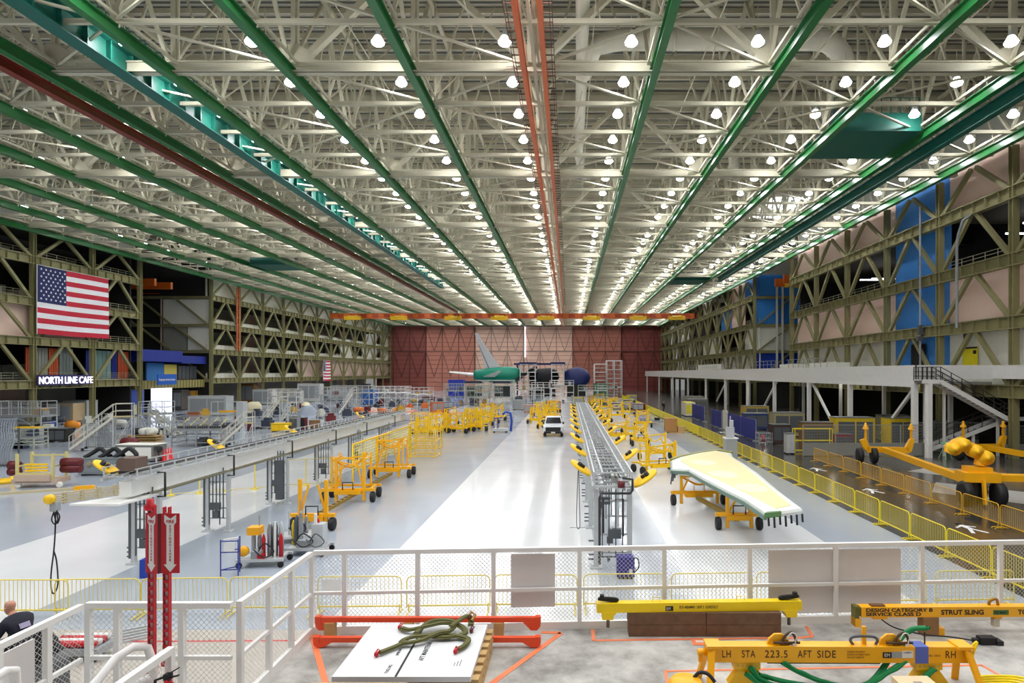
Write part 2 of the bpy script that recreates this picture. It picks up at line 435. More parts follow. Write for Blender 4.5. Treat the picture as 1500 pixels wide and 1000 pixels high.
# ---- far hangar door
px0 = -68.8; pw = 17.57
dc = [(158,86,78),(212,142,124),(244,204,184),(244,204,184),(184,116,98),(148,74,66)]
for i in range(6):
    x0 = px0 + i*pw; x1 = x0 + pw - .05
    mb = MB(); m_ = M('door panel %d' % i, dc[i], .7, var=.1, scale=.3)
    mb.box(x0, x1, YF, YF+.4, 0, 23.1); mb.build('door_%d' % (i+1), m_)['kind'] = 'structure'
    dobj = bpy.data.objects['door_%d' % (i+1)]
    fr = MB()
    for z in range(1, 15): fr.box(x0, x1, YF-.15, YF, z*1.58-.07, z*1.58+.07)
    fr.box(x0, x1, YF-.4, YF, 13.9, 14.4)
    for q in range(4):
        xx = x0 + q*(x1-x0)/3; fr.box(xx-.14, xx+.14, YF-.35, YF, 0, 23.1)
    for q in range(3):
        a_ = x0 + q*(x1-x0)/3; b_ = a_ + (x1-x0)/3; m2 = (a_+b_)/2
        for z0, z1 in ((14.2, 23), (5, 14.2)):
            fr.bar((a_, YF-.3, z1), (m2, YF-.3, z0), .22); fr.bar((b_, YF-.3, z1), (m2, YF-.3, z0), .22)
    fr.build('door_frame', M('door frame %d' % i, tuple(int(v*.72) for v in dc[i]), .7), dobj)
mb = MB(); mb.box(-15.85, -15.45, YF-.6, YF-.45, 12, 23); struct(mb, 'window_1', M('daylight slot', (235,238,255), .5, emit=1.6), 'bright vertical slot between the far doors')
mb = MB(); mb.box(-72, 40, YF-1.5, YF+.5, 23.1, 24.4); mb.box(-72, 40, YF, YF+.5, 24.4, 30.5); struct(mb, 'wall_back', M('far lintel', (110,106,92), .7))

# ---- side walls of braced steel frames
LV = [0, 5.0, 10.2, 14.9, 19.9, 24.3]
cols = [91.7 + 9.15*i for i in (-5, -4, -3, -2, -1, 0)] + [110 + 9.25*i for i in range(13)]
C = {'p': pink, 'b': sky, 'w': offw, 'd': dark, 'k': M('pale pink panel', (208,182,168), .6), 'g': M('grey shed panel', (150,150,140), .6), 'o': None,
     'r': M('rust panel', (150, 70, 50), .6), 'c': M('cream parapet', (226,224,206), .6)}
# infill per bay: levels 0..4 bottom to top
RW = {0:'dwpop', 1:'dbbbb', 2:'dwpop', 3:'dwpop', 4:'dwpop', 6:'dwwob', 7:'dwopp', 8:'dwobo', 9:'dowoo', 10:'ddwdw', 11:'dwddo', 12:'ddwoo', 13:'dwdwo', 14:'dodoo', 15:'dwodo', 16:'dddoo', 17:'ddodo'}
LW = {0:'dopoo', 1:'dowoo', 2:'dopoo', 3:'dopoo', 4:'doooo', 6:'doooc', 7:'doooc', 8:'dooow', 9:'doooc', 10:'dkoow', 11:'dkoow', 12:'dkoow', 13:'dkwoc', 14:'dkoow', 15:'dkwoc', 16:'dkoow', 17:'dkwcw'}
def side_wall(nm, X, sg, spec):
    tagw = 'left' if sg < 0 else 'right'
    for i, y in enumerate(cols):
        mb = MB(); mb.box(X-.25, X+.25, y-.25, y-.18, 0, 23.4); mb.box(X-.25, X+.25, y+.18, y+.25, 0, 23.4); mb.box(X-.05, X+.05, y-.2, y+.2, 0, 23.4)
        o = mb.build('steel_column', olive); tag(o, 'tall olive steel column of the %s wall frame' % tagw, 'steel column', '%s wall columns' % tagw, 'structure')
    for run in ((0, 5), (6, len(cols)-1)):
        for z in LV[1:5]:
            mb = MB(); y0, y1 = cols[run[0]], cols[run[1]]
            if run[0] == 0: y0 -= 9.15
            mb.box(X-.3, X+.3, y0, y1, z-.5, z-.42); mb.box(X-.3, X+.3, y0, y1, z+.42, z+.5); mb.box(X-.04, X+.04, y0, y1, z-.45, z+.45)
            yy = y0
            while yy < y1:
                mb.box(X-.27, X+.27, yy-.03, yy+.03, z-.42, z+.42); yy += 1.5
            o = mb.build('steel_beam', olive); tag(o, 'deep olive steel beam along the %s stretch of the %s wall at height %d metres' % ('near' if run[0] == 0 else 'far', tagw, int(z)), 'steel beam', None, 'structure')
    pan = MB(); pan.use(dark); flo = MB().use(M('parapet', (196,192,168), .6)); gr = MB()
    for i in range(-1, len(cols)-1):
        if i == 5: continue
        y0 = cols[i] if i >= 0 else cols[0]-9.15; y1 = cols[i+1]; ym = (y0+y1)/2
        mb = MB()
        for L_ in range(1, 5):
            a_, b_ = LV[L_]+.4, LV[L_+1]-.4
            if L_ == 4: b_ = 23.2
            mb.bar((X, y0+.4, a_), (X, ym-.3, b_), .3, .34); mb.bar((X, y1-.4, a_), (X, ym+.3, b_), .3, .34)
        o = mb.build('bay_brace', olive); tag(o, 'inverted V olive bracing of one bay in the %s wall' % tagw, 'bracing', '%s wall bracing' % tagw, 'structure')
        sp = spec.get(i, spec[0])
        xb = X + sg*.9
        for L_ in range(0, 5):
            a_, b_ = LV[L_], LV[L_+1]
            c_ = sp[L_]
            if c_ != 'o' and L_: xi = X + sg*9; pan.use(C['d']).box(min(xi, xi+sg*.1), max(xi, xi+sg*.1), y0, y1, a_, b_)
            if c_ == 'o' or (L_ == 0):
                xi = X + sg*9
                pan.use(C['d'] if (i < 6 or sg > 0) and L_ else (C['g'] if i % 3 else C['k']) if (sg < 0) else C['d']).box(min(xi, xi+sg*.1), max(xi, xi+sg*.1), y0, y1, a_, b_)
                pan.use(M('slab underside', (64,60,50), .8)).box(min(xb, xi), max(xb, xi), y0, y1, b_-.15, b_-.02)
                if L_:
                    (pan.use(offw) if sg < 0 and i > 5 else flo).box(min(xb, xb+sg*.1), max(xb, xb+sg*.1), y0, y1, a_, a_+(1.3 if sg < 0 and i > 5 else .55))
                    for q in range(3): gr.bar((xb, y0, a_+.8+q*.3), (xb, y1, a_+.8+q*.3), .04)
                    for q in range(6): gr.bar((xb, y0+q*1.5, a_+.5), (xb, y0+q*1.5, a_+1.4), .04)
                    random.seed(i*7+L_)
                    for q in range(3):
                        yy = random.uniform(y0+1, y1-2); cc = random.choice([C['g'], dgrey, C['k'], dgrey] if sg > 0 else [C['g'], C['w'], C['k'], dgrey])
                        pan.use(cc).box(min(xi-sg*.5, xi-sg*2), max(xi-sg*.5, xi-sg*2), yy, yy+random.uniform(1, 2.5), a_, a_+random.uniform(1, 2.6))
            else:
                pan.use(C[c_]).box(min(xb, xb+sg*.15), max(xb, xb+sg*.15), y0, y1, a_, b_)
        pan.use(C['g']).box(min(xb, xb+sg*.15), max(xb, xb+sg*.15), y0, y1, 24.3, 30.5)
    w = struct(pan, 'wall_'+nm); flo.build('floor_slabs', None, w); gr.build('guard_rails', M('guard rail paint', (186,184,156), .5), w)
    return w
wl = side_wall('left', XL, -1, LW); wr = side_wall('right', XR, 1, RW)
# side aisle recesses between Y 91.7 and 110
mb = MB()
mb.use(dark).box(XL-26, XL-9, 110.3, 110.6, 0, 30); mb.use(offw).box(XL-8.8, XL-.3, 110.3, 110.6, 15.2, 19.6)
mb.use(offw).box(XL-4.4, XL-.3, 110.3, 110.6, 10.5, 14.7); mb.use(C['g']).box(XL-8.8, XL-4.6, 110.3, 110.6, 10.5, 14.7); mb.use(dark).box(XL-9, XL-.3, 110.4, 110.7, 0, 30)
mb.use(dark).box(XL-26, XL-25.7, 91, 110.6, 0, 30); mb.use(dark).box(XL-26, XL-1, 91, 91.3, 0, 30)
mb.use(olive); 
for z in LV[1:5]: mb.box(XL-20, XL-.3, 109.9, 110.2, z-.25, z+.25)
for q in range(3):
    for L_ in range(1, 4): mb.bar((XL-.4-q*6.5, 109.9, LV[L_]), (XL-6.6-q*6.5, 109.9, LV[L_+1]), .3)
struct(mb, 'wall_left_recess')
mb = MB()
for z0, z1, m_ in ((0,5,dark),(5.2,10,blue),(10.4,14.7,offw),(15.1,19.7,sky),(20.1,24,sky)): mb.use(m_).box(XR+.3, XR+12, 110.3, 110.6, z0, z1)
mb.use(dark).box(XR+12, XR+12.3, 91, 110.6, 0, 30); mb.box(XR+1, XR+12, 91, 91.3, 0, 30); mb.use(C['g']).box(XR, XR+12, 110.3, 110.6, 24, 30)
mb.use(olive)
for z in LV[1:5]: mb.box(XR+.3, XR+12, 109.9, 110.2, z-.25, z+.25)
for L_ in range(1, 4): mb.bar((XR+.4, 109.9, LV[L_]), (XR+6.6, 109.9, LV[L_+1]), .25)
for x in (XR+3.9, XR+4.9): mb.use(offw).box(x-.15, x+.15, 109.6, 109.9, 5, 23)
struct(mb, 'wall_right_recess')


# ================================================================== PLATFORM AND FOREGROUND
ZP = 3.0
def concrete_mat():
    m = bpy.data.materials.new('worn concrete deck'); m.use_nodes = True; nt = m.node_tree
    b = nt.nodes['Principled BSDF']; N = nt.nodes.new; L = nt.links.new
    tc = N('ShaderNodeTexCoord'); nz = N('ShaderNodeTexNoise'); nz.inputs['Scale'].default_value = 1.6; nz.inputs['Detail'].default_value = 9; nz.inputs['Roughness'].default_value = .65
    L(tc.outputs['Object'], nz.inputs['Vector'])
    cr = N('ShaderNodeValToRGB'); e = cr.color_ramp.elements
    e[0].position = .33; e[0].color = (*[lin(v) for v in (128,124,118)],1); e[1].position = .62; e[1].color = (*[lin(v) for v in (196,193,186)],1)
    L(nz.outputs['Fac'], cr.inputs[0]); L(cr.outputs[0], b.inputs['Base Color']); b.inputs['Roughness'].default_value = .65
    bp = N('ShaderNodeBump'); bp.inputs['Strength'].default_value = .1; L(nz.outputs['Fac'], bp.inputs['Height']); L(bp.outputs[0], b.inputs['Normal'])
    return m
FA, FB = (-3.32, 8.0), (9.2, 8.66)       # front edge line
def fy(x): return FA[1] + (x - FA[0]) * (FB[1]-FA[1]) / (FB[0]-FA[0])
mb = MB(); mb.prism([(-3.34, -6), (9.2, -6), (9.2, FB[1]+.04), (-3.34, FA[1]+.04)], ZP-.25, ZP)
mb.prism([(-4.9, -6), (-3.34, -6), (-3.34, 6.24), (-4.9, 6.24)], ZP-.25, ZP-.001)
pf = struct(mb, 'floor_platform', concrete_mat(), 'raised concrete viewing platform in front')
mb = MB()
for x in (-3.2, 0, 3, 6, 9): mb.box(x-.1, x+.1, fy(x)-.4, fy(x)-.2, 0, ZP-.25)
for y in (1, 5): mb.box(-4.8, -4.6, y, y+.2, 0, ZP-.25)
mb.build('posts', grey, pf)

def mesh_strands(mb, p, q, z0, z1, dx=.056, dz=.028, w=.0055):
    """expanded metal between two points"""
    p = Vector(p); q = Vector(q); d = (q-p); Ln = d.length; d.normalize(); nrm = Vector((-d.y, d.x, 0)) * .002
    nx = max(1, int(Ln/dx)); dx = Ln/nx; nz = int((z1-z0)/dz)
    h = Vector((0, 0, w/2))
    for r in range(nz):
        zb = z0 + r*dz
        vs = []; 
        for c in range(2*nx+1):
            up = (c + r) % 2
            base = p + d*(c*dx/2); zc = zb + (dz if up else 0)
            P_ = Vector((base.x, base.y, zc)); vs += [P_-h, P_+h]
        fs = [(2*i, 2*i+2, 2*i+3, 2*i+1) for i in range(2*nx)]
        mb.add(vs, fs)
def railing(label, pts, z_top, z_base, posts, panels=(), mesh=True, zfun=None):
    """pts: polyline (x,y); posts: list of (x,y)"""
    t = thing('guard_railing', label, 'railing', (pts[0][0], pts[0][1], z_base)); ox, oy, oz = pts[0][0], pts[0][1], z_base
    H = z_top - z_base
    L3 = lambda x, y, z: (x-ox, y-oy, z)
    mb = MB(); 
    for a, b in zip(pts, pts[1:]): mb.bar(L3(*a, H), L3(*b, H), .06, .055)
    mb.build('top_rail', white, t)
    mb = MB()
    for a, b in zip(pts, pts[1:]): mb.bar(L3(*a, H*.5), L3(*b, H*.5), .04, .04)
    mb.build('mid_rail', white, t)
    mb = MB()
    for a, b in zip(pts, pts[1:]): mb.bar(L3(*a, .05), L3(*b, .05), .05, .1)
    mb.build('kick_rail', white, t)
    for x, y in posts:
        mb = MB(); mb.cbox(L3(x, y, H/2), (.055, .055, H-.02)); mb.build('post', white, t)
    if mesh:
        mb = MB()
        for a, b in zip(pts, pts[1:]): mesh_strands(mb, L3(*a, 0), L3(*b, 0), .1, H-.03)
        mb.build('mesh_infill', M('mesh paint', (224,222,218), .45), t)
    return t
ZR = 4.06
def fp(px):  # point of the front edge seen at column px
    x = 0
    for _ in range(20): x = (px-CX)*fy(x)/F
    return (x, fy(x))
front = railing('long white mesh guard railing along the front edge of the platform', [FA, (9.1, fy(9.1))], ZR, ZP,
        [fp(v) for v in (457, 505, 612, 723, 849, 973, 1098, 1224, 1350, 1465)] + [(7.3, fy(7.3)), (8.4, fy(8.4))])
for j, (a, b, c_) in enumerate(((748, 813, 'small pale solid screen panel tied to the front railing'), (1127, 1322, 'wide pale solid screen panel tied to the front railing at right'))):
    A_, B_ = fp(a), fp(b); mb = MB()
    z0 = ZP + (.28 if j == 0 else .12)
    mb.add([(A_[0], A_[1]+.04, z0), (B_[0], B_[1]+.04, z0), (B_[0], B_[1]+.04, ZR-.07), (A_[0], A_[1]+.04, ZR-.07), (A_[0], A_[1]+.05, z0), (B_[0], B_[1]+.05, z0), (B_[0], B_[1]+.05, ZR-.07), (A_[0], A_[1]+.05, ZR-.07)],
           [(0,1,2,3),(7,6,5,4),(0,4,5,1),(1,5,6,2),(2,6,7,3),(3,7,4,0)])
    tag(mb.build('privacy_screen', M('screen panel', (228, 222, 220), .6)), c_, 'panel')
side = railing('white mesh railing running back from the left corner of the platform', [(-3.34, 7.95), (-3.34, 6.22)], ZR, ZP, [(-3.34, 7.4), (-3.34, 6.85), (-3.34, 6.25)])
land = railing('white mesh railing across the back of the small landing', [(-3.4, 6.2), (-4.86, 6.2)], ZR, ZP, [(-3.9, 6.2), (-4.55, 6.2), (-4.84, 6.2)])
down = railing('white mesh railing along the left side of the landing', [(-4.88, 6.15), (-4.88, 3.2)], ZR, ZP, [(-4.88, 5.75), (-4.88, 5.25), (-4.88, 4.8), (-4.88, 4.1)])
mb = MB(); mb.box(-4.99, -4.97, 5.3, 5.72, ZP+.1, ZP+.93); tag(mb.build('privacy_screen', M('screen panel')), 'pale solid screen panel on the left side railing', 'panel')
near = railing('white mesh railing nearest the viewer carrying the red sign posts', [(-3.36, 5.2), (-3.36, 3.0)], ZR, ZP, [(-3.36, 5.18), (-3.36, 4.2)])
# stair handrail tubes at lower left
t = thing('stair_handrail', 'rounded white tube handrail rising beside the red sign posts', 'handrail', (-3.75, 5.1, ZP))
mb = MB(); mb.path([(-.05,-1.6,.7), (0,-.6,.86), (.02,-.25,.96), (.03,-.05,1.06), (.08,.08,1.09), (.16,.14,1.06), (.2,.15,.9), (.2,.15,0)], .035, 10); mb.build('upper_tube', white, t)
mb = MB(); mb.path([(0,-1.2,.4), (.02,-.2,.75), (.1,.02,.8), (.2,.15,.8)], .03, 10); mb.build('lower_tube', white, t)
t = thing('stair_handrail', 'white tube handrail loop at the bottom left corner of the picture', 'handrail', (-4.5, 4.9, ZP))
mb = MB(); mb.path([(-.2,-1.2,.75), (0,-.25,.98), (.06,-.05,1.05), (.03,.06,1.0), (0,.1,.85), (0,.1,0)], .035, 10); mb.build('upper_tube', white, t)
mb = MB(); mb.path([(-.2,-1.2,.6), (0,-.1,.82), (.12,0,.84), (.2,-.06,.76)], .03, 10); mb.build('lower_tube', white, t)

# fire extinguisher sign on red slotted posts
sg = thing('extinguisher_sign', 'red fire extinguisher sign with white arrows on two slotted red posts', 'sign', (-3.48, 5.28, ZP))
for dx, zb in ((-.1, .84), (.03, .9)):
    mb = MB()
    for a in (-.022, .022): mb.box(dx+a-.004, dx+a+.004, -.02, .02, zb, 2.25)
    z = zb
    while z < 2.2: mb.box(dx-.022, dx+.022, -.02, -.016, z, z+.028); z += .07
    mb.box(dx-.022, dx+.022, .012, .016, zb, 2.2)
    mb.box(dx-.035, dx+.035, -.03, .03, zb-.01, zb+.08)
    mb.build('slotted_post', red, sg)
    mb = MB(); mb.box(dx-.017, dx+.017, .0, .006, zb+.05, 2.2); mb.build('post_backing', M('pale backing', (222,200,200), .5), sg)
mb = MB(); mb.lathe([(.045,0),(.05,.03),(.03,.05),(.03,.09),(.001,.1)], (-.13, .02, 2.22), 'z', 12); mb.build('red_beacon', red, sg)
def sign_face(x0, x1, y0, y1, lab):
    ang = math.atan2(y1-y0, x1-x0); w = math.hypot(x1-x0, y1-y0)
    e = MB(); e.box(0, w, 0, .004, 1.69, 2.2); o = e.build(lab, red, sg); o.location = (x0, y0, 0); o.rotation_euler.z = ang
    a = MB(); c = w/2; hw = w*.2
    a.prism([(c-hw*1.6,2.19),(c,2.155),(c+hw*1.6,2.19),(c+hw*1.6,2.125),(c+hw,2.10),(c+hw,1.765),(c+hw*1.7,1.765),(c,1.70),(c-hw*1.7,1.765),(c-hw,1.765),(c-hw,2.10),(c-hw*1.6,2.125)], -.002, 0, 'xz')
    ao = a.build('white_arrow', white, o)
    text('FIRE', .036 if w > .12 else .026, red, o, (c, -.003, 2.12), (R(90), 0, 0), ext=.0005, align='CENTER', bold=.0006)
    for q, chh in enumerate('EXTINGUISHER'):
        text(chh, .027, red, o, (c, -.003, 2.082 - q*.0262), (R(90), 0, 0), ext=.0005, align='CENTER', bold=.0006)
sign_face(.0, .155, -.035, -.03, 'sign_panel')
sign_face(-.15, -.02, -.01, -.05, 'sign_panel')
mb = MB(); mb.add([(-.02,-.05,1.69),(0,-.035,1.69),(0,-.035,2.2),(-.02,-.05,2.2),(-.02,-.04,1.69),(0,-.025,1.69),(0,-.025,2.2),(-.02,-.04,2.2)], [(0,1,2,3),(7,6,5,4),(0,4,5,1),(1,5,6,2),(2,6,7,3),(3,7,4,0)])
mb.build('sign_edge', dred, sg)
# extinguisher
t = thing('fire_extinguisher', 'red fire extinguisher with black valve hung below the red sign posts', 'fire extinguisher', (-3.26, 5.0, 3.35))
mb = MB(); mb.lathe([(.001,0),(.075,0),(.08,.02),(.08,.42),(.065,.49),(.03,.53),(.03,.56)], (0,0,0), 'z', 20); mb.build('cylinder', red, t)
mb = MB(); mb.cbox((0,0,.58),(.05,.05,.05)); mb.bar((0,0,.6),(.1,-.02,.66),.02,.01); mb.bar((0,0,.57),(.1,-.02,.6),.02,.01); mb.path([(-.02,0,.58),(-.09,-.02,.56),(-.11,-.02,.4),(-.09,-.02,.15)],.012,8); mb.build('valve_and_hose', black, t)

# ---- board on pallet with sling straps
bx, by = (-2.42, -1.0), (6.27, 7.58)
t = thing('pallet', 'pine pallet stack under the large pale board', 'pallet', (0, 0, ZP))
mb = MB()
for k_, (z, ax) in enumerate(((0, 'x'), (.09, 'y'), (.12, 'x'), (.21, 'y'))):
    if ax == 'y':
        for i in range(7): y = 6.33 + i*.19; mb.box(-2.3, -.93, y, y+.11, z, z+.03)
    else:
        for x in (-2.28, -1.62, -1.0): mb.box(x, x+.07, 6.33, 7.5, z, z+.09)
mb.build('slats', pinew, t)
bd = MB(); bd.box(bx[0], bx[1], by[0], by[1], .30-.055, .30+0.0)
bo = bd.build('display_board', M('pale board', (222, 222, 222), .45, var=.05)); bo.location = (0, 0, ZP + .0 + .0); tag(bo, 'large pale grey board lying flat on the pallet, stencilled with black lettering', 'board')
zb = .3005
st = MB(); st.box(-1.78, -1.755, by[0], by[1], zb, zb+.001); st.build('black_stripe', black, bo)
text('AFT MAINTENA', .078, black, bo, (-1.57, 6.62, zb+.001), (0, 0, R(90)), ext=.0004, bold=.0016, sx=.82)
text('TOOL NO.', .05, black, bo, (-1.87, 6.34, zb+.001), (0, 0, R(90)), ext=.0004, bold=.001, sx=.8)
text('UPPER RH', .045, black, bo, (-1.87, 6.74, zb+.001), (0, 0, R(90)), ext=.0004, bold=.001, sx=.8)
mb = MB()
for q in range(3): mb.box(-1.22+q*.03, -1.212+q*.03, 6.5, 6.58+.03*q, zb, zb+.001)
mb.build('small_print', dgrey, bo)
# straps
def ribbon(mb, pts, w, t=.012):
    for a, b in zip(pts, pts[1:]): mb.bar(a, b, w, t)
t = thing('sling_straps', 'tangled olive webbing sling with red end hooks lying on the pale board', 'sling', (-1.60, 7.09, ZP+.31))
om = M('olive webbing', (92, 90, 44), .8, var=.3, scale=20)
def curve_pts(ctrl, n=10):
    out = []
    P = [Vector(c) for c in ctrl]; P = [P[0]] + P + [P[-1]]
    for i in range(1, len(P)-2):
        for k in range(n):
            u = k/n; a, b, c, d = P[i-1], P[i], P[i+1], P[i+2]
            out.append(.5*((2*b)+(-a+c)*u+(2*a-5*b+4*c-d)*u*u+(-a+3*b-3*c+d)*u**3))
    out.append(P[-2]); return [tuple(v) for v in out]
loops = [[(-.42,.3,.02),(-.3,.22,.03),(-.12,.24,.06),(.1,.3,.08),(.3,.26,.06),(.38,.12,.03),(.2,.02,.03),(0,.04,.03)],
         [(-.2,.12,.03),(-.1,.34,.07),(.05,.36,.09),(.22,.3,.09),(.2,.16,.05),(0,.06,.04),(-.2,.0,.04),(-.3,-.08,.03),(-.25,-.14,.03),(-.08,-.08,.04),(.08,.06,.06),(.2,.1,.06)],
         [(-.25,-.1,.03),(-.36,-.22,.02),(-.48,-.36,.02)],
         [(.14,.08,.04),(.32,.04,.03),(.44,-.02,.02),(.42,-.18,.02),(.36,-.28,.02)],
         [(.2,.2,.08),(.34,.4,.12),(.4,.46,.08),(.42,.3,.05)]]
for lp in loops:
    mb = MB(); ribbon(mb, curve_pts(lp), .07, .01); ribbon(mb, [(x+.006,y+.01,z+.012) for x,y,z in curve_pts(lp)], .05, .008); mb.build('webbing', om, t)
for x, y in ((-.5,-.38), (.35,-.31), (.44,.24), (-.44,.33)):
    mb = MB(); mb.lathe([(.02,-.02),(.035,0),(.02,.02)], (x,y,.02), 'x', 10); mb.path([(x,y,.02),(x+.03,y+.03,.05),(x,y+.06,.05),(x-.02,y+.03,.02)], .008, 6); mb.build('end_hook', red if x < .4 else dred, t)
mb = MB(); mb.path([(.36,.42,.1),(.4,.5,.14),(.45,.46,.12),(.42,.36,.08)], .02, 8); mb.build('ring', M('bronze ring', (150,110,60), .4, metal=.5), t)

# ---- two orange red beams behind the board
def hooked_beam(label, x0, x1, y, z, hook=.1):
    t = thing('lifting_beam', label, 'beam', ((x0+x1)/2, y, z)); h = (x1-x0)/2
    mb = MB(); mb.box(-h, h, -.03, .03, -.03, .03); mb.build('tube', M('red orange paint', (236, 84, 44), .45), t)
    for s in (-1, 1):
        mb = MB(); mb.prism([(s*(h-.22),-.03),(s*h,-.03),(s*h,-.03-hook*.5),(s*(h-.04),-.03-hook),(s*(h-.12),-.03-hook)], -.035, .035, 'xz'); mb.cbox((s*(h-.03),0,0),(.07,.08,.08)); mb.build('end_foot', M('red orange paint'), t)
    return t
hooked_beam('upper red orange lifting beam lying along the foot of the front railing', -3.22, -.36, 7.84, ZP+.26)
hooked_beam('lower red orange lifting beam in front of its twin behind the pale board', -3.15, -.35, 7.62, ZP+.1, .06)
for x, w_ in ((-3.1, 'left end'), (-2.1, 'middle'), (-.95, 'right end')):
    mb = MB(); mb.box(x, x+.12, 7.78, 7.9, ZP, ZP+.228); tag(mb.build('support_block', pinew), 'small wooden block under the %s of the upper red orange beam' % w_, 'block')

# ---- timber blocks and yellow beam
k_ = 0
tl = ['timber block at the lower left under the long yellow beam', 'timber block at the lower right under the long yellow beam',
      'timber block at the upper left directly under the yellow beam', 'timber block at the upper right directly under the yellow beam']
for z in (0, .155):
    for x0, x1 in ((.78, 1.77), (1.78, 2.74)):
        mb = MB(); mb.box(x0+random.uniform(-.01,.01), x1, 7.92-.0, 8.12, ZP+z, ZP+z+.15); tag(mb.build('timber_block', wood), tl[k_], 'timber block', 'timber blocks under the yellow beam'); k_ += 1
t = thing('lifting_beam', 'long bright yellow lifting beam resting on dark timber blocks', 'beam', (1.7, 8.02, ZP+.37), R(2))
mb = MB(); mb.box(-1.34, 1.34, -.06, .06, -.062, .055); mb.build('beam_body', M('beam yellow', (250, 214, 10), .35), t)
for s in (-1, 1):
    mb = MB(); mb.prism([(s*1.28,-.06),(s*1.08,-.06),(s*1.12,-.1),(s*1.13,-.15),(s*1.27,-.15)], -.07, .07, 'xz'); mb.build('end_fitting', M('beam yellow'), t)
    mb = MB(); mb.tube((s*1.19,0,-.12),(s*1.19,0,-.27),.022,12); mb.build('steel_pin', M('pin steel', (120,110,104), .35, metal=.7), t)
    mb = MB(); mb.path(curve_pts([(s*1.32,0,.1),(s*1.25,0,.09),(s*1.1,0,.07),(s*1.07,0,.085),(s*1.12,0,.1),(s*1.3,0,.11)]), .022, 8); mb.cbox((s*1.27,0,.13),(.05,.05,.05)); mb.build('black_clamp', black, t)
for x in (-.56, .55):
    mb = MB(); mb.path([(x-.05,0,.05),(x-.05,0,.11),(x+.05,0,.11),(x+.05,0,.05)], .006, 6); mb.build('lift_eye', pale_y, t)
text('PLF1-400AM401  UNIT 2  GUNDOLLY', .05, black, t, (-.27, -.062, -.018), (R(90), 0, 0), ext=.0005, sx=.62, bold=.0006)
mb = MB(); mb.box(-.45, -.35, -.063, -.06, -.045, .015); mb.build('badge', black, t)
text('EM', .05, white, t, (-.44, -.064, -.033), (R(90), 0, 0), ext=.0004, sx=.9)

# ---- strut sling beam
t = thing('lifting_beam', 'amber strut sling beam at the right marked design category B', 'beam', (3.72, 8.0, ZP+.31), R(.5))
mb = MB(); mb.box(.06, 4.2, -.07, .05, -.065, .065); mb.build('beam_body', amber, t)
mb = MB(); mb.box(-.02, .03, -.07, .05, -.19, .07); mb.box(.03, .07, -.06, .04, -.05, .05); mb.build('end_plate', M('end plate green', (96,92,30), .5), t)
mb = MB(); mb.box(-.02, .05, -.075, .055, -.19, -.08); mb.build('end_hook', amber, t)
text('DESIGN CATEGORY B', .062, black, t, (.115, -.073, .008), (R(90), 0, 0), ext=.0005, sx=1.42, bold=.0018)
text('SERVICE CLASS D', .06, black, t, (.115, -.073, -.045), (R(90), 0, 0), ext=.0005, sx=1.55, bold=.0018)
text('STRUT SLING', .085, black, t, (1.09, -.073, -.03), (R(90), 0, 0), ext=.0005, sx=1.1, bold=.0024)
mb = MB(); mb.box(1.77, 1.97, -.073, -.07, -.035, .025); mb.build('plate', M('green plate', (70,110,50), .5), t)
text('757 MAX', .045, black, t, (1.785, -.075, -.022), (R(90), 0, 0), ext=.0004, sx=.85, bold=.0006)
text('TO', .085, black, t, (2.09, -.073, -.03), (R(90), 0, 0), ext=.0005, sx=1.05, bold=.0024)
mb = MB(); mb.box(.2, .38, -.05, .03, .065, .08); mb.build('top_plate', M('brown plate', (110, 70, 40), .6), t)
mb = MB(); mb.box(.22, .4, -.06, .04, -.095, -.065); mb.box(1.8,1.9,-.05,.03,-.1,-.065); mb.build('under_bracket', amber, t)
mb = MB(); mb.path(curve_pts([(1.76,-.0,.065),(1.78,0,.12),(1.86,0,.14),(1.88,0,.065)]), .018, 8); mb.build('lift_ring', M('brass', (170,120,30), .4, metal=.6), t)
mb = MB(); mb.cbox((1.83,-.02,-.15),(.08,.06,.1)); mb.build('tag', M('tag', (200,190,170), .6), t)
t = thing('wood_block', 'upright pale wooden block carrying the strut sling beam', 'timber block', (4.6, 8.0, ZP))
mb = MB(); mb.box(-.02, .18, -.07, .07, 0, .245); mb.build('block', M('block wood', (150,112,72), .8, var=.3, scale=7), t)
mb = MB(); mb.box(.185, .26, -.06, .06, 0, .1); mb.build('wedge', amber, t)
t = thing('control_pendant', 'black control pendant with its cable lying on the platform under the strut sling beam', 'controller', (5.25, 7.72, ZP))
mb = MB(); mb.cbox((.0,0,.045),(.2,.1,.09)); mb.cbox((-.13,0,.04),(.08,.06,.05)); mb.cbox((.13,-.01,.03),(.08,.12,.05)); mb.build('body', black, t)
mb = MB(); mb.path(curve_pts([(-.17,0,.04),(-.4,.05,.06),(-.75,.12,.07),(-1.05,.2,.12),(-1.2,.26,.21)]), .009, 6); mb.build('cable', black, t)

